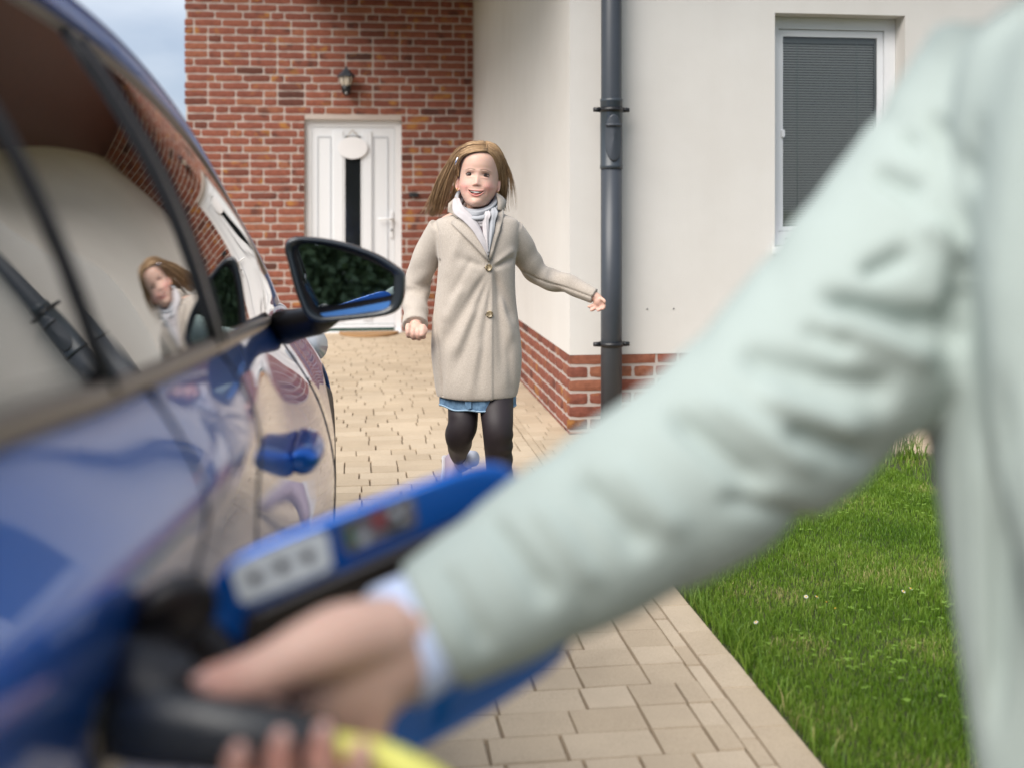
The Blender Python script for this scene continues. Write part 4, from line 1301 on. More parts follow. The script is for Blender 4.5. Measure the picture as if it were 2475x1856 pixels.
AL = [G(955, 497, .01), G(917, 572, .05), G(899, 640, .06), G(898, 690, -.05), G(899, 708, -.075)]
AR = [G(1100, 503, .015), G(1122, 530, .04), G(1142, 565, .075), G(1172, 598, .10), G(1222, 613, .085), G(1284, 641, .05), G(1291, 646, .045)]
shells.append(tube_vf(catmull(AL, 20), np.linspace(.030, .022, 20), 14))
shells.append(tube_vf(catmull(AR, 24), np.linspace(.030, .015, 24), 14))
# closed fist on the camera side
fc_ = G(899, 716, -.09)
shells.append(blob(fc_, (.033, .030, .031)))
for k, (dx, dz) in enumerate(((-.026, -.006), (-.009, -.013), (.009, -.014), (.025, -.009))):
    b = fc_ + (dx, -.016, dz + .014)
    shells.append(finger([b + (0, .012, .012), b + (0, -.010, .004), b + (.001, -.014, -.014), b + (.002, .002, -.024), b + (.002, .012, -.018)], .0105, .0088))
shells.append(finger([fc_ + (.026, -.008, .014), fc_ + (.034, -.022, .004), fc_ + (.026, -.032, -.008), fc_ + (.012, -.034, -.012)], .0100, .0080))
# loose open hand trailing at the other side
hc = G(1292, 649, .04)
shells.append(blob(hc + (.003, 0, -.004), (.019, .013, .020)))
for q in ([(.010, -.004, -.002), (.020, -.008, -.012), (.021, -.012, -.025), (.012, -.014, -.033)],
          [(.004, .0, -.008), (.010, -.004, -.022), (.005, -.008, -.034), (-.006, -.010, -.038)],
          [(-.002, .004, -.010), (-.006, .002, -.024), (-.018, -.002, -.034), (-.030, -.004, -.038)],
          [(-.008, .006, -.008), (-.016, .005, -.018), (-.028, .002, -.023), (-.038, .0, -.024)],
          [(.008, -.010, .006), (.019, -.018, .000), (.024, -.022, -.010)]):
    shells.append(finger([hc + np.array(p) for p in q], .0072, .0058))
# legs (inside the leggings)
LL = [G(1000, 790, .0), G(1000, 868, -.02), G(1000, 905, -.045), G(994, 938, -.045), G(991, 957, .05), G(992, 985, .33)]
LR = [G(1070, 790, .0), G(1072, 868, -.04), G(1075, 925, -.095), G(1077, 975, -.075), G(1080, 1040, -.045), G(1082, 1120, -.02)]
shells.append(tube_vf(catmull(LL, 24), np.interp(np.linspace(0, 1, 24), [0, .3, .5, .8, 1], [.046, .042, .036, .028, .020]), 16))
shells.append(tube_vf(catmull(LR, 24), np.interp(np.linspace(0, 1, 24), [0, .3, .5, .8, 1], [.048, .042, .036, .030, .020]), 16))
bodm = remeshed(*join_meshes(shells), voxel=.0034, smooth=2, name='girl_body')
bv = np.zeros(len(bodm.vertices) * 3); bodm.vertices.foreach_get('co', bv); bv = bv.reshape(-1, 3)
bf = [tuple(p.vertices) for p in bodm.polygons]
bcol = np.tile(SKIN, (len(bv), 1))
for c, r_ in ((G(899, 738, -.12), .03), (G(1292, 668, .03), .03)):     # pinker knuckles and finger ends
    k = np.exp(-((bv - c) ** 2).sum(1) / r_ ** 2)[:, None] * .6
    bcol = bcol * (1 - k) + np.array([.66, .35, .29]) * k
V, F = join_meshes([(hv, hf), (bv, bf)])
me = mesh_of(V, F, 'girl_body'); set_col(me, np.vstack([hcol, bcol]))
add('body', me, MAT['skin'], girl)

# ears with small hoops
MAT['gold'] = plain('gold', (.55, .36, .12), .25, .1, 5, metallic=1.0)
for sg in (-1, 1):
    P = [HP((sg * ((.0715 if sg < 0 else .0665) + .0105 * math.sin(a) * .7), .006 + .004 * math.cos(a), .083 + .0235 * math.cos(a) - (.004 if a > math.pi else 0))) for a in np.linspace(.2, 5.6, 14)]
    v, f = blob(HP((sg * (.0715 if sg < 0 else .0665), .008, .082)), (.0105, .010, .0225))
    v2, f2 = tube_vf(P, .0036, 8)
    me = mesh_of(*join_meshes([(v, f), (v2, f2)])); set_col(me, np.tile([.70, .40, .33], (len(me.vertices), 1)))
    ear = add('ear', me, MAT['skin'], girl)
    e0 = HP((sg * (.0745 if sg < 0 else .0705), -.001, .0585))
    tube('earring', [e0 + (.0, 0, .0042 * math.sin(a)) + np.array([sg * .0032 * math.cos(a), 0, 0]) for a in np.linspace(0, 2 * math.pi, 13)], .0010, MAT['gold'], ear, ns=6)

# eyes, lashes, brows, teeth
def eye_mat():
    m, nt, p = new_mat('eye')
    at = N(nt, 'ShaderNodeAttribute', _attribute_name='Col'); nt.links.new(at.outputs['Color'], p.inputs['Base Color'])
    p.inputs['Roughness'].default_value = .12
    return m
MAT['eye'] = eye_mat()
MAT['lash'] = plain('lash', (.018, .010, .008), .7)
MAT['lid'] = plain('lid_crease_shade', (.42, .24, .18), .7)
MAT['brow'] = plain('brow', (.30, .18, .11), .9)
def face_y(x, z):      # front surface height of the head in head space
    hl = (np.array(hv) - HEAD_O - (0, 0, .05)) @ HR + (0, 0, .05)
    k = (hl[:, 1] < -.02)
    q = hl[k]; dd = (q[:, 0] - x) ** 2 + (q[:, 2] - z) ** 2
    return q[np.argmin(dd), 1]
for sg in (-1, 1):
    ex, ez = sg * .0262, .1092
    ey = face_y(ex, ez)
    V, F, C = [], [], []
    nr_, ns_ = 14, 24
    for i in range(nr_):
        rr = i / (nr_ - 1)
        for k in range(ns_):
            a = 2 * math.pi * k / ns_
            xx, zz = .0146 * rr * math.cos(a), (.0052 if math.sin(a) > 0 else .0037) * rr * math.sin(a)
            yy = -.0036 * math.sqrt(max(0, 1 - rr * rr)) - .0004
            V.append(HP((ex + xx, ey + yy + .0004, ez + zz)))
            di = math.hypot(xx, zz - .0004)
            C.append((.012, .008, .006) if di < .0030 else ((.050, .027, .017) if di < .0080 else (.28, .21, .19)))
    me = mesh_of(V, ring_faces(nr_, ns_, cap0=False, cap1=False)); set_col(me, np.array(C))
    add('eye', me, MAT['eye'], girl)
    for up_, rad in ((1, .0022), (-1, .0009)):
        P = [HP((ex + .0150 * math.cos(a), face_y(ex + .0150 * math.cos(a), ez) * .0 + ey - .0024 * math.sin(a) - .0006 + .0016 * abs(math.cos(a)) ** 3, ez + up_ * (.0053 if up_ > 0 else .0039) * math.sin(a))) for a in np.linspace(.05, math.pi - .05, 15)]
        tube('eyelash', P, np.interp(np.linspace(0, 1, 15), [0, .5, 1], [rad * .5, rad, rad * .5]), MAT['lash'], girl, ns=6)
    P = [HP((ex + .0125 * math.cos(a), face_y(ex + .0125 * math.cos(a), ez + .0075 + .002 * math.sin(a)) + .0002, ez + .0058 + .0034 * math.sin(a))) for a in np.linspace(.25, math.pi - .25, 12)]
    tube('lid_crease_shade', P, .0006, MAT['lid'], girl, ns=6)  # thin brown line standing in for the crease shade above the eye
    for up_, rr_, dz_ in ((1, .0013, .0064),):
        P = [HP((ex + .0136 * math.cos(a), ey - .0018 * math.sin(a) + .0012 * abs(math.cos(a)) ** 3, ez + up_ * dz_ * math.sin(a))) for a in np.linspace(.12, math.pi - .12, 15)]
        v, f = tube_vf(P, np.interp(np.linspace(0, 1, 15), [0, .5, 1], [rr_ * .4, rr_, rr_ * .4]), 8)
        me = mesh_of(v, f); set_col(me, np.tile([.60, .375, .30], (len(v), 1))); add('eyelid', me, MAT['skin'], girl)
MAT['tooth'] = plain('tooth', (.84, .81, .75), .25, .04)
for k in range(8):
    q = (k - 3.5)
    xx = q * .0052; wd = .0024 if abs(q) > 1 else .0028
    hgt = (.0060, .0050, .0042, .0032)[int(abs(q))]
    yy = -.0782 + .0011 * q * q * .60
    zz = .0522 + .0010 * (abs(xx) / .0272) ** 2
    bx = [(xx - wd, yy, zz - hgt), (xx + wd, yy, zz - hgt), (xx + wd, yy, zz + .002), (xx - wd, yy, zz + .002), (xx - wd, yy + .004, zz - hgt), (xx + wd, yy + .004, zz - hgt), (xx + wd, yy + .004, zz + .002), (xx - wd, yy + .004, zz + .002)]
    add('tooth', mesh_of([HP(p) for p in bx], [(0, 1, 2, 3), (7, 6, 5, 4), (0, 4, 5, 1), (1, 5, 6, 2), (2, 6, 7, 3), (3, 7, 4, 0)]), MAT['tooth'], girl, smooth=False)
v, f = blob(HP((0, -.066, .0435)), (.015, .010, .0042)); add('tongue', mesh_of(v, f), plain('tongue', (.42, .13, .12), .35), girl)

# ---- hair: thousands of thin locks over a scalp cap
def hair_mat():
    m, nt, p = new_mat('hair_strand'); L = nt.links
    geo = N(nt, 'ShaderNodeNewGeometry')
    r = N(nt, 'ShaderNodeValToRGB'); cr = r.color_ramp
    cr.elements[0].color = (.18, .10, .048, 1); cr.elements[1].color = (.68, .47, .275, 1)
    e = cr.elements.new(.45); e.color = (.34, .205, .102, 1)
    e = cr.elements.new(.8); e.color = (.48, .31, .165, 1)
    L.new(geo.outputs['Random Per Island'], r.inputs['Fac']); L.new(r.outputs['Color'], p.inputs['Base Color'])
    p.inputs['Roughness'].default_value = .42; p.inputs['Specular IOR Level'].default_value = .5
    return m
MAT['hair'] = hair_mat()
MAT['scalp'] = plain('hair_under', (.25, .155, .08), .6, .35, 160)
capv, capf = [], []
hl0, hf0, _ = build_head(60, 80)
nr_, ns_ = 60, 80
keepm = []
for i, p in enumerate(hl0):
    line = (.212 if abs(p[0]) < .03 else .3) if p[1] < -.015 else (.165 - (p[1] + .02) * 2.0 if p[1] < .04 else .03)
    keepm.append(p[2] > line)
ctr = np.array([0, .005, .115])
capv = [HP(p + (p - ctr) / np.linalg.norm(p - ctr) * .0025) for p in hl0]
capf = [f for f in hf0 if all(keepm[q] for q in f)]
hair_o = empty('hair', (0, 0, 0)); hair_o.parent = girl
add('scalp', mesh_of(capv, capf), MAT['scalp'], hair_o)
def strands(groups, seed):
    """locks: strands gather into wisps that share a path and a wave and draw together toward the tip"""
    g = np.random.default_rng(seed)
    V, F = [], []
    npt = 13
    tt = np.linspace(0, 1, npt)[:, None]
    for outer, inner, n, jit, rad, ends in groups:
        O = np.array([G(*q) for q in outer]); I = np.array([G(*q) for q in inner])
        nc = max(6, n // 16)
        wisps = []
        for c in range(nc):
            v = (c + g.random()) / nc
            ph = g.normal(0, 1, 3) * (1, 1, .5)
            wisps.append((v, ph, g.uniform(3, 7), g.uniform(0, 6.28), g.normal(0, .0034, 3), 1.0 - g.random() * ends, g.uniform(.0, .4)))
        for k in range(n):
            v, ph, fr_, p0, wa, lo, pinch = wisps[g.integers(nc)]
            dv = g.normal(0, .9 / nc)
            P = O * (1 - np.clip(v + dv, 0, 1)) + I * np.clip(v + dv, 0, 1)
            Pc = O * (1 - v) + I * v
            t_ = np.linspace(0, 1, len(P))[:, None]
            P = P * (1 - pinch * t_ ** 1.5) + Pc * pinch * t_ ** 1.5
            P = P + (t_ ** 1.6 * 2.2 + .2) * ph * jit + g.normal(0, jit * .22, P.shape)
            P = catmull(P, npt)
            P = catmull(P[:max(5, int(npt * (lo - g.random() * .08)))], npt)
            P = P + np.sin(tt * fr_ + p0) * wa * tt + np.sin(tt * g.uniform(4, 9) + g.uniform(0, 6)) * g.normal(0, .0008, 3) * tt
            rr = rad * g.uniform(.6, 1.3) * np.interp(tt[:, 0], [0, .1, .6, 1], [.7, 1, .9, .12])
            v_, f_ = tube_vf(P, rr, 3)
            b = len(V); V.extend(v_); F.extend([tuple(i + b for i in q) for q in f_])
    return V, F
OUT_L = [(1052, 308, .0), (1020, 307.5, -.01), (990, 322, .0), (966, 356, .02), (946, 394, .05), (932, 440, .075), (915, 492, .09)]
MID_L = [(1054, 316, -.034), (1018, 318, -.040), (990, 335, -.034), (973, 368, .0), (958, 404, .03), (946, 444, .06), (932, 490, .08)]
INN_L = [(1052, 328, -.070), (1018, 330, -.074), (995, 344, -.046), (981, 374, -.004), (971, 404, .025), (962, 440, .05), (948, 480, .065)]
OUT_R = [(1050, 306, -.01), (1071, 314, -.015), (1087, 338, .0), (1095, 375, .04), (1095, 412, .055), (1091, 445, .07), (1097, 474, .09)]
INN_R = [(1051, 328, -.070), (1061, 337, -.056), (1071, 356, -.040), (1077, 384, -.004), (1079, 408, .01), (1078, 430, .03), (1074, 452, .045)]
BK_A = [(1035, 306, .06), (1000, 330, .09), (985, 370, .10), (975, 410, .09), (962, 450, .09), (945, 490, .10)]
BK_B = [(1045, 306, .06), (1060, 330, .09), (1070, 370, .10), (1068, 410, .08), (1060, 450, .08), (1050, 480, .08)]
TOP_A = [(1046, 311, .02), (1030, 308, .015), (1006, 314, .01), (984, 332, .01), (966, 364, .03), (950, 400, .055)]
TOP_B = [(1054, 312, .02), (1066, 316, .012), (1080, 334, .0), (1090, 360, .02), (1093, 390, .04), (1092, 420, .055)]
TMP_A = [(1012, 331, -.070), (996, 341, -.053), (987, 358, -.034), (982, 378, -.006), (980, 396, .008), (972, 415, .02)]
TMP_B = [(1030, 329, -.073), (1004, 337, -.058), (993, 350, -.041), (990, 366, -.026), (985, 386, -.002), (975, 405, .02)]
FLY = [(1080, 335, .0), (1092, 352, .02), (1104, 378, .03), (1112, 405, .04), (1118, 432, .05), (1117, 462, .05)]
FLY2 = [(1085, 345, .02), (1096, 375, .03), (1104, 400, .04), (1105, 425, .05), (1098, 445, .06), (1094, 450, .06)]
FLY3 = [(990, 320, .0), (960, 368, .03), (936, 420, .07), (922, 460, .08), (906, 476, .09), (893, 484, .09)]
hv_, hf_ = strands([(OUT_L, MID_L, 2100, .0034, .0006, .10), (MID_L, INN_L, 1900, .0026, .0006, .14), (OUT_R, INN_R, 2100, .0026, .0006, .3), (TOP_A, TOP_B, 700, .0022, .0007, .3), (BK_A, BK_B, 600, .004, .0012, .2), (TMP_A, TMP_B, 260, .0016, .0006, .3),
                    (FLY, FLY2, 60, .008, .00042, .5), (FLY3, OUT_L[1:], 110, .006, .00045, .35), (OUT_R[1:], FLY, 60, .006, .0004, .4)], 11)
add('locks', mesh_of(hv_, hf_), MAT['hair'], hair_o)
cl = [HP((-.066, -.046, .150)), HP((-.0695, -.040, .140)), HP((-.072, -.034, .128))]
tube('hair_clip', [np.array(G(989, 341, -.088)), np.array(G(985.5, 349, -.085)), np.array(G(983, 357, -.08))], [(.0030, .0016), (.0036, .0018), (.0028, .0015)], plain('clip_silver', (.55, .55, .62), .2, .1, 5, metallic=.9), hair_o, ns=8)

# ---- coat
def wool_mat():
    m, nt, p = new_mat('beige_wool'); L = nt.links
    tc = N(nt, 'ShaderNodeTexCoord')
    n1 = N(nt, 'ShaderNodeTexNoise', Scale=420.0, Detail=3.0, Roughness=.6); L.new(tc.outputs['Object'], n1.inputs['Vector'])
    n2 = N(nt, 'ShaderNodeTexNoise', Scale=9.0, Detail=4.0); L.new(tc.outputs['Object'], n2.inputs['Vector'])
    r1 = N(nt, 'ShaderNodeValToRGB'); r1.color_ramp.elements[0].position = .28; r1.color_ramp.elements[0].color = (.365, .312, .262, 1)
    r1.color_ramp.elements[1].position = .72; r1.color_ramp.elements[1].color = (.565, .505, .44, 1)
    L.new(n1.outputs['Fac'], r1.inputs['Fac'])
    r2 = N(nt, 'ShaderNodeValToRGB'); r2.color_ramp.elements[0].color = (.92, .92, .92, 1); r2.color_ramp.elements[1].color = (1.06, 1.06, 1.06, 1)
    L.new(n2.outputs['Fac'], r2.inputs['Fac'])
    mx = N(nt, 'ShaderNodeMix', _data_type='RGBA', _blend_type='MULTIPLY'); mx.inputs[0].default_value = 1
    L.new(r1.outputs['Color'], mx.inputs[6]); L.new(r2.outputs['Color'], mx.inputs[7]); L.new(mx.outputs[2], p.inputs['Base Color'])
    p.inputs['Roughness'].default_value = .95; p.inputs['Specular IOR Level'].default_value = .1
    p.inputs['Sheen Weight'].default_value = .25; p.inputs['Sheen Roughness'].default_value = .5
    b = N(nt, 'ShaderNodeBump', Strength=.35, Distance=.0015); L.new(n1.outputs['Fac'], b.inputs['Height']); L.new(b.outputs['Normal'], p.inputs['Normal'])
    return m
MAT['wool'] = wool_mat()
sec = [  # py, left px, right px, front y, back y
    (452, 1000, 1068, -.035, .075), (462, 985, 1084, -.055, .085), (470, 958, 1106, -.066, .085), (480, 940, 1120, -.076, .085), (505, 938, 1122, -.092, .085), (540, 944, 1117, -.102, .09), (575, 947, 1113, -.105, .09), (640, 941, 1114, -.103, .09),
    (700, 934, 1121, -.108, .095), (760, 932, 1127, -.113, .10), (810, 937, 1125, -.115, .105), (840, 941, 1120, -.115, .108), (853, 944, 1117, -.112, .106)]
Ss = catmull([(float(a), b, c, d_, e_) for a, b, c, d_, e_ in sec], 60)
V = []
nsg = 72
for (py, l, r_, yf, yb) in Ss:
    xc, hw = (l + r_) / 2, (r_ - l) / 2
    for k in range(nsg):
        a = 2 * math.pi * k / nsg
        s, c = math.sin(a), math.cos(a)
        xx = xc + hw * math.copysign(abs(s) ** .86, s)
        ym, yh = (yf + yb) / 2, (yb - yf) / 2
        yy = ym - yh * math.copysign(abs(c) ** .86, c)
        V.append((gx(xx), yy, gz(py)))
coat_shells = [(V, [tuple(reversed(q)) for q in ring_faces(len(Ss), nsg)])]
SLL = catmull([G(958, 497, .01), G(936, 530, .03), G(912, 578, .05), G(900, 630, .06), G(897, 668, .0), G(897, 704, -.065)], 40)
SLR = catmull([G(1100, 503, .015), G(1122, 530, .04), G(1142, 565, .075), G(1172, 598, .10), G(1222, 613, .085), G(1284, 641, .05)], 44)
def wr1(f, a): return .0045 * np.sin(f * 26 + 2.2 * np.sin(a + 1)) * np.clip(f * 2.2 - .3, 0, 1) * (1 - sstep(.86, .97, np.array(f)))
def wr2(f, a): return .0040 * np.sin(f * 30 + 2.6 * np.sin(a)) * np.clip(f * 2 - .35, 0, 1) * (1 - sstep(.8, .95, np.array(f)))
coat_shells.append(tube_vf(SLL, np.interp(np.linspace(0, 1, 40), [0, .2, .5, .8, 1], [.057, .052, .047, .043, .045]), 24, disp=wr1))
coat_shells.append(tube_vf(SLR, np.interp(np.linspace(0, 1, 44), [0, .2, .5, .75, 1], [.055, .050, .045, .038, .0285]), 24, disp=wr2))
cm = remeshed(*join_meshes(coat_shells), voxel=.0042, smooth=3, name='coat')
n = len(cm.vertices)
co = np.zeros(n * 3); cm.vertices.foreach_get('co', co); co = co.reshape(-1, 3)
no = np.zeros(n * 3); cm.vertices.foreach_get('normal', no); no = no.reshape(-1, 3)
px_, py_ = co[:, 0] * GPX + 1035, 1160 - co[:, 2] * GPX
frontm = sstep(.1, .6, -no[:, 1]) * (px_ > 925) * (px_ < 1140)
d = np.zeros(n)
d += .0045 * sstep(1068, 1063, px_) * sstep(560, 600, py_) * sstep(.2, .5, -no[:, 1]) * sstep(960, 1010, px_)          # overlap edge
# drapes fanning from the upper button down to the hem
bx_, by_ = 1058., 580.
ang_ = np.arctan2(px_ - bx_, py_ - by_ + 25); rad_ = np.hypot(px_ - bx_, py_ - by_)
def crease(x0, y0, x1, y1, w0, w1, dep):
    """soft valley (dep < 0) or ridge along a line on the coat front, widening from w0 to w1"""
    ux, uy = x1 - x0, y1 - y0; L2 = ux * ux + uy * uy
    t = ((px_ - x0) * ux + (py_ - y0) * uy) / L2
    dist = np.abs((px_ - x0) * uy - (py_ - y0) * ux) / math.sqrt(L2)
    tc_ = np.clip(t, 0, 1)
    w = w0 + (w1 - w0) * tc_
    fade = sstep(-.12, .18, t) * (1 - sstep(.80, 1.12, t))
    return dep * np.exp(-(dist / w) ** 2) * fade
for q in ((1050, 590, 958, 745, 7, 15, -.015), (1056, 600, 985, 800, 6, 15, -.014), (1000, 620, 965, 690, 8, 12, .010), (1030, 660, 985, 760, 8, 12, .011), (1062, 610, 1032, 830, 5, 12, -.010), (1040, 730, 1018, 845, 8, 12, .008),
          (1070, 590, 1108, 690, 6, 12, -.014), (1074, 600, 1088, 800, 6, 13, -.012), (1085, 640, 1106, 730, 6, 10, .010), (1068, 577, 1112, 556, 5, 9, -.012), (1070, 568, 1112, 538, 5, 9, .008), (1045, 574, 985, 552, 5, 12, -.008),
          (965, 700, 952, 850, 8, 10, -.009), (1100, 740, 1108, 850, 8, 9, -.008), (1000, 500, 965, 600, 10, 14, .006), (1020, 560, 975, 640, 7, 10, -.007)):
    d += .62 * frontm * crease(*q)
# side seam / slit on the left, sleeve seams
sx_ = np.interp(py_, [560, 640, 700, 760, 853], [950, 938, 940, 950, 957])
d -= .006 * np.exp(-((px_ - sx_) / 2.6) ** 2) * (py_ > 560) * sstep(.0, .3, -no[:, 1])
ax_ = np.interp(py_, [478, 500, 530, 565], [940, 947, 951, 952])
d -= .0045 * np.exp(-((px_ - ax_) / 2.4) ** 2) * (py_ < 572) * (py_ > 474) * sstep(.0, .3, -no[:, 1])
sy_ = np.interp(px_, [1120, 1160, 1220, 1290], [583, 606, 624, 648])
d -= .0050 * np.exp(-((py_ - sy_) / 2.2) ** 2) * (px_ > 1122) * sstep(.1, .4, -no[:, 1])
d += .0035 * np.sin((px_ * .7 - py_ * .8) / 7.5) * np.exp(-((px_ - 1195) / 34) ** 2) * (py_ < sy_)
d += .0050 * np.sin((py_ + .35 * px_) / 8.5) * np.exp(-((px_ - 905) / 26) ** 2 - ((py_ - 622) / 42) ** 2)
co = co + no * d[:, None]
cm.vertices.foreach_set('co', co.ravel().astype(np.float32)); cm.update()
coat = add('coat', cm, MAT['wool'], girl)

fm = (-no[:, 1] > .15)
cfx, cfz, cfy = co[fm, 0], co[fm, 2], co[fm, 1]
def coat_y(x, z):
    dd = (cfx - x) ** 2 + (cfz - z) ** 2
    k = np.argsort(dd)[:6]
    return cfy[k].min()
def c4(cx_, cy_): return ((900 + cx_ / 3.16) * .8937, (300 + cy_ / 3.16) * .8937)      # reading from an enlarged view
def panel(name, pts, off, m, parent, thick=.004, sub=2, lift=None):
    """cloth piece lying on the coat front: outline given, filled, thickened"""
    P = [c4(*q) for q in pts]
    P2 = [np.array([gx(a), 0, gz(b)]) for a, b in P]
    c = np.mean(P2, axis=0)
    V, n_ = [], len(P2)
    rings_ = (1.0, .66, .33)
    for r_ in rings_:
        for q in P2:
            p = c + (q - c) * r_
            V.append((p[0], min(coat_y(p[0], p[2]), 0) - off - (0.0 if r_ == 1 else .0015), p[2]))
    V.append((c[0], coat_y(c[0], c[2]) - off - .002, c[2]))
    F = []
    for i in range(2):
        for k in range(n_): F.append((i * n_ + k, i * n_ + (k + 1) % n_, (i + 1) * n_ + (k + 1) % n_, (i + 1) * n_ + k))
    for k in range(n_): F.append((2 * n_ + k, 2 * n_ + (k + 1) % n_, 3 * n_))
    me = mesh_of(V, F)
    bm = bmesh.new(); bm.from_mesh(me); bmesh.ops.recalc_face_normals(bm, faces=bm.faces[:])
    if bm.faces[0].normal.y > 0: bmesh.ops.reverse_faces(bm, faces=bm.faces[:])
    bm.to_mesh(me); bm.free()
    o = add(name, me, m, parent)
    s = o.modifiers.new('thickness', 'SOLIDIFY'); s.thickness = thick; s.offset = -1
    return o
MAT['shirt'] = plain('mauve_shirt', (.155, .115, .135), .9, .1, 60)
panel('shirt', [(640, 640), (760, 680), (960, 650), (950, 720), (915, 860), (893, 1015), (850, 930), (780, 800), (700, 700)], .001, MAT['shirt'], girl, .002)
panel('lapel', [(605, 752), (650, 722), (720, 690), (775, 740), (812, 800), (840, 880), (870, 950), (905, 1045), (895, 1050), (850, 1000), (770, 915), (690, 835)], .011, MAT['wool'], coat, .006)
panel('lapel', [(1000, 640), (1010, 700), (985, 800), (950, 900), (912, 1030), (895, 1035), (905, 950), (922, 860), (945, 740), (965, 660)], .009, MAT['wool'], coat, .006)
panel('collar', [(588, 610), (640, 560), (668, 610), (700, 650), (722, 688), (650, 720), (612, 690), (580, 675)], .016, MAT['wool'], coat, .006)
# turned-up collar point on the other side
cp = [G(1074, 454, -.045), G(1075, 436, -.03), G(1070, 420, -.01), G(1080, 425, .0), G(1092, 436, .01), G(1090, 447, -.01), G(1086, 458, -.03)]
me = mesh_of(list(cp) + [np.mean(cp, axis=0) + (0, -.006, 0)], [(i, (i + 1) % 7, 7) for i in range(7)])
o = add('collar', me, MAT['wool'], coat); s = o.modifiers.new('thickness', 'SOLIDIFY'); s.thickness = .006
# buttons
def horn_mat():
    m, nt, p = new_mat('horn_button'); L = nt.links
    tc = N(nt, 'ShaderNodeTexCoord'); n1 = N(nt, 'ShaderNodeTexNoise', Scale=90.0, Detail=2.0); L.new(tc.outputs['Object'], n1.inputs['Vector'])
    r = N(nt, 'ShaderNodeValToRGB'); r.color_ramp.elements[0].position = .4; r.color_ramp.elements[0].color = (.03, .018, .010, 1); r.color_ramp.elements[1].position = .62; r.color_ramp.elements[1].color = (.42, .33, .20, 1)
    L.new(n1.outputs['Fac'], r.inputs['Fac']); L.new(r.outputs['Color'], p.inputs['Base Color']); p.inputs['Roughness'].default_value = .2
    return m
MAT['horn'] = horn_mat()
for (bx, by) in ((1057, 576), (1059, 674)):
    x, z = gx(bx), gz(by)
    y0 = coat_y(x, z)
    b = lathe('button', [(.0005, -.0022), (.0075, -.0022), (.0095, -.0045), (.0118, -.0040), (.0126, -.0018), (.0118, .001)], MAT['horn'], coat, ns=24, axis='y', origin=(x, y0 - .002, z))
    tube('buttonhole', [(x - .016, coat_y(x - .016, z) - .0006, z), (x - .008, y0 - .001, z)], .0012, MAT['lash'], coat, ns=6)

# ---- scarf
def scarf_mat(name, c1, c2):
    m, nt, p = new_mat(name); L = nt.links
    tc = N(nt, 'ShaderNodeTexCoord'); n1 = N(nt, 'ShaderNodeTexNoise', Scale=38.0, Detail=5.0); L.new(tc.outputs['Object'], n1.inputs['Vector'])
    mx = N(nt, 'ShaderNodeMix', _data_type='RGBA'); L.new(n1.outputs['Fac'], mx.inputs[0]); mx.inputs[6].default_value = (*c1, 1); mx.inputs[7].default_value = (*c2, 1)
    L.new(mx.outputs[2], p.inputs['Base Color']); p.inputs['Roughness'].default_value = .9; p.inputs['Specular IOR Level'].default_value = .1
    n2 = N(nt, 'ShaderNodeTexNoise', Scale=500.0, Detail=2.0); L.new(tc.outputs['Object'], n2.inputs['Vector'])
    b = N(nt, 'ShaderNodeBump', Strength=.3, Distance=.001); L.new(n2.outputs['Fac'], b.inputs['Height']); L.new(b.outputs['Normal'], p.inputs['Normal'])
    return m
MAT['scarf_grey'] = scarf_mat('scarf_grey', (.29, .30, .325), (.47, .475, .49))
MAT['scarf_pale'] = scarf_mat('scarf_pale', (.46, .425, .43), (.60, .565, .57))
scarf = empty('scarf', (0, 0, 0)); scarf.parent = girl
def wrap(name, pts, rad, m, seed, amp=.0035, ns=28):
    def dsp(f, a): return amp * (np.sin(3 * a + 9 * f + seed) + .6 * np.sin(5 * a - 13 * f + 2 * seed))
    P = catmull(pts + [pts[0]], 60)
    v, f = tube_vf(P, [rad] * 60, ns, disp=dsp)
    return add(name, mesh_of(v, f), m, scarf)
def loop(cx_, cyf, rx, ryf, ryb, zf, zb, sag=0.0):
    pts = []
    for k in range(12):
        a = math.pi + 2 * math.pi * k / 12
        x = gx(cx_) + rx * math.sin(a); y = .01 - (ryf if math.cos(a) > 0 else ryb) * math.cos(a)
        t_ = (math.cos(a) + 1) / 2
        pts.append(np.array([x, y, zf * t_ + zb * (1 - t_) - sag * max(0, math.cos(a)) ** 2]))
    return pts
wrap('scarf_wrap', loop(1028, 0, .064, .076, .07, gz(462), gz(412), .004), (.020, .013), MAT['scarf_grey'], 1)
wrap('scarf_wrap', loop(1031, 0, .071, .090, .075, gz(472), gz(420), .006), (.017, .013), MAT['scarf_grey'], 2.3)
wrap('scarf_wrap', loop(1037, 0, .067, .090, .07, gz(480), gz(430), .008), (.011, .011), MAT['scarf_pale'], 4.1, .002)
def band(name, pts, w, m, th=.006):
    P = catmull(pts, 30)
    def dsp(f, a): return .0016 * np.sin(4 * a + 6 * f)
    v, f = tube_vf(P, [(th, ww) for ww in np.interp(np.linspace(0, 1, 30), np.linspace(0, 1, len(w)), w)], 20, up=(0, -1, .2), disp=dsp)
    return add(name, mesh_of(v, f), m, scarf)
def cz(cx_, cy_, off):
    a, b = c4(cx_, cy_); x, z = gx(a), gz(b)
    return np.array([x, coat_y(x, z) - off, z])
band('scarf_end', [np.array(G(985, 432, -.035)), np.array(G(991, 455, -.075)), cz(735, 720, .024), cz(800, 800, .016), cz(848, 890, .012), cz(876, 960, .008), cz(885, 1000, .004)], [.012, .020, .018, .015, .012, .008, .004], MAT['scarf_pale'])
band('scarf_end', [np.array(G(1048, 455, -.055)), np.array(G(1053, 466, -.085)), cz(870, 740, .016), cz(872, 820, .012), cz(876, 900, .010), cz(884, 980, .006)], [.010, .011, .011, .010, .008, .004], MAT['scarf_pale'])
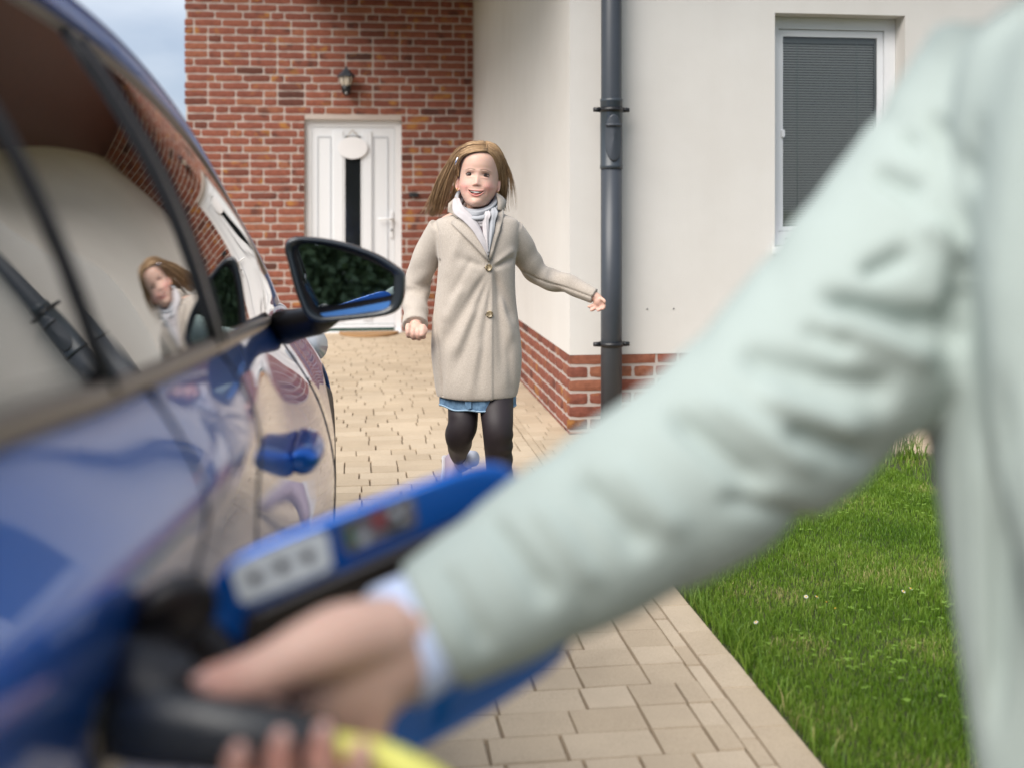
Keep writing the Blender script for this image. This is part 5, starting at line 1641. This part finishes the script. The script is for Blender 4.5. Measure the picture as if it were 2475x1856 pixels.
band('scarf_end', [np.array(G(1064, 452, -.05)), np.array(G(1067, 462, -.078)), cz(915, 740, .013), cz(908, 820, .010), cz(898, 900, .008), cz(890, 980, .005)], [.010, .013, .013, .012, .009, .004], MAT['scarf_grey'])

# ---- denim skirt below the hem
def denim_mat():
    m, nt, p = new_mat('denim'); L = nt.links
    tc = N(nt, 'ShaderNodeTexCoord'); n1 = N(nt, 'ShaderNodeTexNoise', Scale=45.0, Detail=6.0, Roughness=.7); L.new(tc.outputs['Object'], n1.inputs['Vector'])
    r = N(nt, 'ShaderNodeValToRGB'); r.color_ramp.elements[0].position = .3; r.color_ramp.elements[0].color = (.045, .10, .19, 1); r.color_ramp.elements[1].position = .7; r.color_ramp.elements[1].color = (.20, .34, .50, 1)
    L.new(n1.outputs['Fac'], r.inputs['Fac']); L.new(r.outputs['Color'], p.inputs['Base Color']); p.inputs['Roughness'].default_value = .9
    return m
MAT['denim'] = denim_mat()
V = []
nS = 64
for i, py in enumerate((832, 850, 862, 872, 877, 877, 868, 840)):
    inn = .93 if i > 4 else 1.0
    for k in range(nS):
        a = 2 * math.pi * k / nS
        rip = 1 + .03 * math.sin(5 * a + 1) + .02 * math.sin(9 * a)
        drop = (3.0 * math.sin(3 * a + 2.2) + 2 * math.sin(7 * a)) if i in (3, 4, 5) else 0
        V.append((gx(1031) + .132 * rip * inn * math.sin(a), -.002 - .100 * rip * inn * math.cos(a), gz(py + drop)))
skirt = add('skirt', mesh_of(V, [tuple(reversed(q)) for q in ring_faces(8, nS, cap0=False, cap1=False)]), MAT['denim'], girl)
MAT['denim_hem'] = plain('denim_hem', (.30, .43, .56), .9, .3, 70)
P = [np.array(V[3 * nS + k]) * (1, 1, 1) + (0, -.001, -.004) for k in range(nS)] + [np.array(V[3 * nS]) + (0, -.001, -.004)]
tube('hem', P, [(.0028, .0022)] * len(P), MAT['denim_hem'], skirt, ns=6)
tab_ = [G(1003, 862, -.108), G(1015, 862, -.109), G(1018, 870, -.108), G(1018, 882, -.107), G(1010, 884, -.107), G(1005, 874, -.107)]
o = add('skirt_tab', mesh_of(tab_, [(0, 5, 4, 3, 2, 1)]), MAT['denim'], skirt, smooth=False); s = o.modifiers.new('thickness', 'SOLIDIFY'); s.thickness = .003

# ---- leggings, socks, shoes
MAT['leggings'] = plain('dark_leggings', (.020, .013, .015), .6, .2, 30, .2, 300)
def lw(f, a): return .0022 * np.sin(f * 62 + 1.5 * np.sin(a)) * sstep(.35, .5, np.array(f)) * sstep(.2, .7, np.cos(a - 4.7) * .5 + .5)
def lw0(f, a): return .003 * np.sin(f * 20 + 2 * np.sin(a)) * sstep(.3, .6, np.array(f))
lg = empty('leggings', (0, 0, 0)); lg.parent = girl
LLp = catmull([G(1000, 790, .0), G(1000, 868, -.02), G(1000, 905, -.045), G(994, 938, -.045), G(991, 957, .05), G(992, 985, .33)], 50)
LRp = catmull([G(1070, 790, .0), G(1072, 868, -.04), G(1075, 925, -.095), G(1077, 975, -.075), G(1080, 1040, -.045), G(1082, 1120, -.02)], 60)
tube('legging', LLp, np.interp(np.linspace(0, 1, 50), [0, .2, .45, .6, .8, 1], [.056, .053, .052, .050, .044, .030]), MAT['leggings'], lg, ns=28, disp=lw0)
tube('legging', LRp, np.interp(np.linspace(0, 1, 60), [0, .2, .4, .6, .8, 1], [.062, .060, .053, .048, .044, .030]), MAT['leggings'], lg, ns=28, disp=lw)
MAT['sock'] = plain('white_sock', (.62, .64, .74), .9, .05, 40)
MAT['shoe'] = plain('pale_shoe', (.36, .29, .36), .6, .15, 20)
MAT['sole'] = plain('shoe_sole', (.6, .58, .6), .6, .1)
def shoe(ankle, toe, up, name='shoe'):
    e = empty(name, (0, 0, 0)); e.parent = girl
    a, t_, u = (np.asarray(q, dtype=float) for q in (ankle, toe, up))
    fwd = t_ - a; Lf = np.linalg.norm(fwd); fwd /= Lf
    u = u - fwd * np.dot(u, fwd); u /= np.linalg.norm(u)
    heel = a - fwd * .045 - u * .035
    P = [heel, heel + fwd * .02 + u * .004, heel + fwd * .07 + u * .003, heel + fwd * .13 - u * .006, heel + fwd * .185 - u * .012, heel + fwd * .205 - u * .016]
    tube('upper', catmull(P, 24), [(h_, w_) for h_, w_ in zip(np.interp(np.linspace(0, 1, 24), [0, .1, .35, .7, 1], [.022, .036, .036, .024, .010]), np.interp(np.linspace(0, 1, 24), [0, .1, .4, .75, 1], [.022, .031, .033, .038, .015]))], MAT['shoe'], e, ns=20, up=u)
    P2 = [p - u * .030 for p in P]
    tube('sole', catmull(P2, 24), [(.010, w_) for w_ in np.interp(np.linspace(0, 1, 24), [0, .1, .4, .75, 1], [.024, .033, .034, .040, .020])], MAT['sole'], e, ns=16, up=u)
    tube('collar', [a + u * .035 + fwd * 0.0, a + u * .0], [.034, .037], MAT['shoe'], e, ns=18)
    tube('sock', [a + u * .075 + fwd * .006, a + u * .055, a + u * .02], [.0295, .032, .031], MAT['sock'], e, ns=18)
ak = G(993, 1000, .37)
shoe(ak, ak + np.array([.01, -.12, -.16]), (0, .55, .8))
shoe(np.array([G(1082, 1120, -.02)[0], -.02, .075]), np.array([G(1084, 1120, -.02)[0], -.20, .075]), (0, 0, 1))
# ------------------------------------------------------------------ the adult at the car, arm stretched to the plug
AR_, AT_ = .50, .80
adult = empty('person', (AT_ * math.sin(YAW) + AR_ * math.cos(YAW), AT_ * math.cos(YAW) - AR_ * math.sin(YAW), 0), -YAW)
tag(adult, 'person in mint green blazer reaching out to hold the charging plug', 'person')
def A(px, py, t): return np.array([(px - 1106) / 2458 * t - AR_, t - AT_, CAM_H - (py - 453) / 2458 * t])
def AL_(r, t, z): return np.array([r - AR_, t - AT_, z])
MAT['mint'] = plain('mint_blazer', (.36, .42, .40), .85, .04, 30, .25, 700, spec=.15, bdist=.001)
MAT['cuff'] = plain('pale_blue_shirt', (.50, .58, .78), .8, .04, 60)
MAT['trouser'] = plain('blue_jeans', (.02, .06, .20), .8, .15, 20)
ASK = np.array([.60, .395, .32])

# body: trunk, arms, hands, legs, neck in one skin
sh = []
sh.append(tube_vf([AL_(.50, .78, .70), AL_(.49, .78, .90), AL_(.455, .78, 1.08), AL_(.43, .78, 1.24), AL_(.42, .78, 1.31)], [(.11, .15), (.10, .14), (.10, .15), (.085, .14), (.05, .06)], 24, up=(1, 0, 0)))
sh.append(tube_vf([AL_(.42, .78, 1.26), AL_(.395, .78, 1.33), AL_(.385, .78, 1.40)], [.055, .05, .05], 18))
arm = catmull([A(2180, 230, .87), A(1950, 590, .845), A(1620, 940, .81), A(1250, 1175, .785), A(960, 1345, .765), A(860, 1390, .748)], 40)
sh.append(tube_vf(arm, np.interp(np.linspace(0, 1, 40), [0, .5, .8, .93, 1], [.05, .042, .034, .026, .027]), 18))
# palm and thumb pad
sh.append(tube_vf(catmull([A(930, 1365, .760), A(855, 1412, .742), A(785, 1470, .728), A(710, 1525, .724), A(650, 1560, .724)], 16), [(a, b) for a, b in zip(np.interp(np.linspace(0, 1, 16), [0, .25, .7, 1], [.026, .031, .036, .024]), np.interp(np.linspace(0, 1, 16), [0, .25, .7, 1], [.024, .023, .018, .013]))], 18))
sh.append(tube_vf(catmull([A(850, 1362, .738), A(745, 1376, .712), A(650, 1412, .697), A(560, 1455, .690), A(480, 1480, .690), A(425, 1487, .692)], 22), np.interp(np.linspace(0, 1, 22), [0, .25, .5, .8, .93, 1], [.022, .0215, .0165, .0140, .0128, .006]), 16))
for xi, r_, tip in ((512, .0100, 1612), (604, .0104, 1582), (696, .0104, 1568), (778, .0094, 1600)):
    p = catmull([A(xi + 45, 1500, .722), A(xi + 25, 1600, .728), A(xi + 5, 1690, .712), A(xi - 2, 1715, .682), A(xi, 1680, .655), A(xi + 4, tip, .647)], 18)
    sh.append(tube_vf(p, np.interp(np.linspace(0, 1, 18), [0, .5, .92, 1], [r_ * 1.1, r_, r_ * .88, r_ * .45]), 14))
# hanging other arm and hand
arm2 = catmull([AL_(.45, .62, 1.23), AL_(.53, .58, 1.08), AL_(.57, .57, .94), AL_(.54, .52, .80), AL_(.53, .50, .72)], 24)
sh.append(tube_vf(arm2, np.linspace(.048, .026, 24), 16))
sh.append(tube_vf([AL_(.53, .50, .73), AL_(.525, .495, .68), AL_(.52, .49, .64)], [(.036, .016), (.040, .016), (.034, .012)], 14, up=(0, 1, 0)))
for k in range(4):
    y0 = .465 + .018 * k
    sh.append(finger([AL_(.523, y0 + .002, .655), AL_(.518, y0, .615), AL_(.508, y0, .585), AL_(.495, y0, .568)], .0092, .0075))
sh.append(finger([AL_(.515, .465, .69), AL_(.495, .450, .665), AL_(.487, .448, .635)], .0105, .008))
for tt in (.69, .87):
    sh.append(tube_vf(catmull([AL_(.50, tt, .78), AL_(.50, tt, .48), AL_(.53, tt, .10), AL_(.53, tt, .07)], 20), np.linspace(.08, .04, 20), 16))
am = remeshed(*join_meshes(sh), voxel=.003, smooth=2, name='adult_body')
av = np.zeros(len(am.vertices) * 3); am.vertices.foreach_get('co', av); av = av.reshape(-1, 3)
af = [tuple(p.vertices) for p in am.polygons]
acol = np.tile(ASK, (len(av), 1))
for c, r_ in ((A(450, 1487, .69), .03), (A(700, 1600, .65), .022), (A(620, 1610, .65), .022), (A(550, 1625, .65), .022)):
    k = np.exp(-((av - c) ** 2).sum(1) / r_ ** 2)[:, None] * .6
    acol = acol * (1 - k) + np.array([.60, .27, .22]) * k
ah, ahf, ahc = build_head(110, 150)
HM = np.array(Matrix.Rotation(R(-78), 3, 'Z') @ Matrix.Rotation(R(14), 3, 'X'))
AHO = AL_(.37, .78, 1.345)
def AHP(p): return np.asarray(p, dtype=float) * 1.02 @ HM.T + AHO
V, F = join_meshes([(AHP(ah), ahf), (av, af)])
me = mesh_of(V, F); set_col(me, np.vstack([ahc * (ASK / SKIN), acol]))
add('body', me, MAT['skin'], adult)
for sg in (-1, 1):
    v, f = blob(np.zeros(3), (.009, .011, .022)); v = [AHP(np.array(p) + (sg * .072, .008, .09)) for p in v]
    me = mesh_of(v, f); set_col(me, np.tile(ASK, (len(v), 1))); add('ear', me, MAT['skin'], adult)
    v, f = blob(np.zeros(3), (.0115, .004, .0046)); v = [AHP(np.array(p) + (sg * .0286, -.0735, .1092)) for p in v]
    me = mesh_of(v, f); set_col(me, np.tile([.05, .03, .02], (len(v), 1))); add('eye', me, MAT['eye'], adult)
# nails
for (c, sx, sz) in ((A(436, 1470, .6795), .0065, .0045), (A(516, 1622, .6365), .0045, .0055), (A(608, 1594, .6365), .0048, .0058), (A(700, 1580, .6365), .0048, .0058)):
    v, f = blob(c, (sx, .0022, sz)); me = mesh_of(v, f); set_col(me, np.tile([.70, .45, .40], (len(v), 1))); add('nail', me, MAT['skin'], adult)
# hair tied back
hh = empty('hair', (0, 0, 0)); hh.parent = adult
g = np.random.default_rng(5)
V, F = [], []
for k in range(900):
    a = g.uniform(-2.0, 2.0); z0 = g.uniform(.165, .2)
    s = .074 * math.sin(a)
    p0 = np.array([s * .8, -.055 * math.cos(a) - .01, .192 - .02 * abs(a)])
    P = [p0, np.array([s * 1.05, .02, .2 - .03 * abs(a)]), np.array([s * .9, .075, .15 - .02 * abs(a)]), np.array([s * .35, .105, .10]), np.array([g.normal(0, .02), .12, .05 + g.normal(0, .02)]), np.array([g.normal(0, .025), .115, -.05 - g.random() * .08])]
    P = catmull(np.array(P) * (1, 1, 1) + g.normal(0, .0025, (6, 3)), 14)
    v, f = tube_vf([AHP(q) for q in P], .0017 * np.interp(np.linspace(0, 1, 14), [0, .1, .7, 1], [.7, 1, 1, .2]), 3)
    b = len(V); V.extend(v); F.extend([tuple(i + b for i in q) for q in f])
add('locks', mesh_of(V, F), MAT['hair'], hh)
hl0_, hf0_, _ = build_head(60, 80)
kp = [p[2] > (.175 if p[1] < -.03 else (.12 if p[1] < .02 else .04)) for p in hl0_]
add('scalp', mesh_of([AHP(p + (p - ctr) / np.linalg.norm(p - ctr) * .008) for p in hl0_], [f for f in hf0_ if all(kp[q] for q in f)]), MAT['scalp'], hh)

# blazer: trunk and two sleeves as one cloth
sec = [(1.315, .385, .47, .70, .86), (1.29, .345, .51, .64, .92), (1.25, .315, .545, .60, .95), (1.15, .300, .575, .595, .955), (1.0, .302, .60, .61, .945), (.90, .316, .62, .61, .945), (.757, .338, .65, .60, .955), (.62, .35, .665, .60, .96), (.56, .352, .665, .60, .96)]
Sx = catmull(sec, 56)
V = []; nsg = 64
for (z, l, r_, t0, t1) in Sx:
    for k in range(nsg):
        a = 2 * math.pi * k / nsg
        fold = .011 * math.sin(7 * a + 9 * z) * (1 if z < 1.1 else max(0, (1.25 - z) / .15)) + .004 * math.sin(13 * a + 4)
        V.append(AL_((l + r_) / 2 + ((r_ - l) / 2 + fold) * math.sin(a), (t0 + t1) / 2 - ((t1 - t0) / 2 + fold) * math.cos(a), z))
cs = [(V, [tuple(q) for q in ring_faces(len(Sx), nsg)])]
slv = catmull([A(2230, 170, .865), A(2075, 420, .865), A(1835, 728, .842), A(1570, 968, .815), A(1232, 1176, .792), A(930, 1356, .772)], 110)
rad = np.interp(np.linspace(0, 1, 110), [0, .15, .35, .55, .78, 1], [.083, .086, .086, .0745, .0625, .0455])
def vly(x): return -(1 - np.abs(np.sin(x))) ** 2.2            # narrow valleys between full rolls of cloth
def fold_s(f, a):
    e = np.exp(-((f - .46) / .19) ** 2); e2 = np.exp(-((f - .17) / .12) ** 2); e3 = np.exp(-((f - .80) / .13) ** 2)
    q = .026 * e * vly(f * 21 + 1.1 * np.sin(a + .6) + .7 * np.sin(2 * a + 1)) * (.35 + .65 * (.5 + .5 * np.cos(a - 2.6)))
    q = q + .017 * e2 * vly(f * 22 + 1.6 * np.sin(a - .5)) * (.4 + .6 * (.5 + .5 * np.cos(a - 1.2)))
    q = q + .013 * e3 * vly(f * 23 + 1.3 * np.sin(a + 2))
    return .30 * q + .002 * e
cs.append(tube_vf(slv, rad, 36, disp=fold_s))
sl2 = catmull([AL_(.45, .64, 1.23), AL_(.52, .585, 1.10), AL_(.575, .57, .95), AL_(.545, .525, .81), AL_(.535, .505, .755)], 40)
cs.append(tube_vf(sl2, np.interp(np.linspace(0, 1, 40), [0, .3, .6, 1], [.08, .075, .066, .048]), 28, disp=lambda f, a: .006 * np.sin(f * 34 + 2 * np.sin(a)) * math.exp(-((f - .5) / .25) ** 2)))
bm_ = remeshed(*join_meshes(cs), voxel=.0042, smooth=5, name='blazer')
n = len(bm_.vertices)
co = np.zeros(n * 3); bm_.vertices.foreach_get('co', co); co = co.reshape(-1, 3)
no = np.zeros(n * 3); bm_.vertices.foreach_get('normal', no); no = no.reshape(-1, 3)
tt_ = co[:, 1] + AT_
px_ = 1106 + 2458 * (co[:, 0] + AR_) / tt_; py_ = 453 + 2458 * (CAM_H - co[:, 2]) / tt_
near = sstep(-.15, .25, -no[:, 1])
d = np.zeros(n)
for q in ((1780, 640, 2050, 722, 16, 34, -.026), (1800, 690, 2020, 775, 20, 30, .012), (1862, 590, 1965, 545, 14, 20, -.018), (1885, 370, 1990, 418, 14, 20, -.016), (1950, 292, 1985, 322, 10, 12, -.010), (1600, 765, 1770, 822, 20, 34, -.016), (1760, 820, 1930, 850, 30, 34, -.018),
          (1735, 712, 1840, 756, 14, 18, -.012), (1640, 850, 1860, 930, 22, 28, .012), (1450, 890, 1650, 1060, 18, 30, -.018), (1530, 860, 1760, 1010, 18, 24, .010), (1250, 1030, 1395, 1190, 18, 26, -.014), (1330, 1000, 1470, 1150, 18, 24, .008),
          (1060, 1120, 1190, 1300, 16, 24, -.012), (1700, 930, 1900, 1000, 18, 26, -.017), (1560, 1080, 1760, 1130, 16, 22, -.012), (2115, 280, 2062, 780, 20, 26, -.020), (2165, 850, 2150, 1560, 16, 20, -.014), (2105, 950, 2125, 1500, 12, 14, .008),
          (1990, 480, 2120, 560, 18, 24, .012), (2010, 250, 2110, 420, 16, 22, -.012), (960, 1230, 1050, 1400, 14, 18, -.008), (1160, 1090, 1290, 1260, 16, 20, .008)):
    d += near * crease(q[0], q[1], q[2], q[3], q[4] * 1.1, q[5] * 1.15, q[6] * .72)
co = co + no * d[:, None]
bm_.vertices.foreach_set('co', co.ravel().astype(np.float32)); bm_.update()
blz = add('blazer', bm_, MAT['mint'], adult)
# shirt cuff showing beyond the sleeve
P = catmull([A(1000, 1318, .776), A(935, 1354, .771), A(880, 1386, .764), A(850, 1402, .758)], 12)
tube('shirt_cuff', P, np.interp(np.linspace(0, 1, 12), [0, .6, 1], [.036, .0405, .0405]), MAT['cuff'], adult, ns=28, disp=lambda f, a: .0015 * np.sin(3 * a + 1))
tr = empty('trousers', (0, 0, 0)); tr.parent = adult
for tt in (.69, .87):
    tube('trouser_leg', catmull([AL_(.50, tt, .86), AL_(.50, tt, .50), AL_(.53, tt, .20), AL_(.53, tt, .05)], 30), np.interp(np.linspace(0, 1, 30), [0, .3, 1], [.105, .095, .075]), MAT['trouser'], tr, ns=24, disp=lambda f, a: .004 * np.sin(f * 24 + 2 * np.sin(a)))
    e = empty('shoe', (0, 0, 0)); e.parent = adult
    tube('upper', catmull([AL_(.58, tt, .035), AL_(.55, tt, .045), AL_(.45, tt, .040), AL_(.36, tt, .028), AL_(.325, tt, .022)], 20), [(a, b) for a, b in zip(np.interp(np.linspace(0, 1, 20), [0, .2, .6, 1], [.026, .04, .032, .014]), np.interp(np.linspace(0, 1, 20), [0, .2, .6, 1], [.025, .036, .044, .02]))], MAT['sole'], e, ns=18)

# ------------------------------------------------------------------ unseen hedge added behind the photographer for dark reflections in the car
def hedge(name, x0, x1, y0, hgt, label, seed, n=15000, depth=1.3):
    g = np.random.default_rng(seed)
    e = empty(name, ((x0 + x1) / 2, y0, 0))
    tag(e, label, 'hedge')
    xs = g.uniform(x0, x1, n); top = hgt * (1 + .10 * np.sin(xs * 1.3 + seed) + .06 * np.sin(xs * 3.7))
    zs = g.random(n) ** .8 * top; ys = y0 + g.normal(0, depth * .33, n) * (1 - .3 * zs / hgt)
    s = g.uniform(.05, .09, n)
    d = g.normal(0, 1, (n, 3)); d /= np.linalg.norm(d, axis=1)[:, None]
    u = np.cross(d, g.normal(0, 1, (n, 3))); u /= np.linalg.norm(u, axis=1)[:, None]
    core = g.random(n) < .12                      # oversized inner leaves added to close sky gaps in the mirror
    s = np.where(core, s * 3.2, s); ys = np.where(core, y0 + (ys - y0) * .35, ys); zs = np.where(core, zs * .92, zs)
    c = np.stack([xs - (x0 + x1) / 2, ys - y0, zs], 1)
    P = np.stack([c - u * s[:, None] * .8, c + d * s[:, None] * .45, c + u * s[:, None], c - d * s[:, None] * .45], 1).reshape(-1, 3)
    add('foliage', fast_mesh(P, np.arange(n * 4), np.full(n, 4)), MAT['leaf'], e, smooth=False)
    for k in range(int((x1 - x0) / .8)):
        xx = x0 + .4 + .8 * k - (x0 + x1) / 2
        tube('stem', [(xx, 0, -.08), (xx + .03, .02, hgt * .45), (xx - .05, 0, hgt * .85)], [.035, .025, .01], MAT['bark'], e, ns=7)
MAT['leaf'] = plain('hedge_leaf', (.085, .125, .06), .6, .35, 3)
MAT['bark'] = plain('hedge_bark', (.06, .045, .03), .9, .3, 20)
hedge('hedge', -6, 7, -9.5, 3.6, 'tall dark green hedge added unseen behind the camera for the car reflections', 3, 90000)
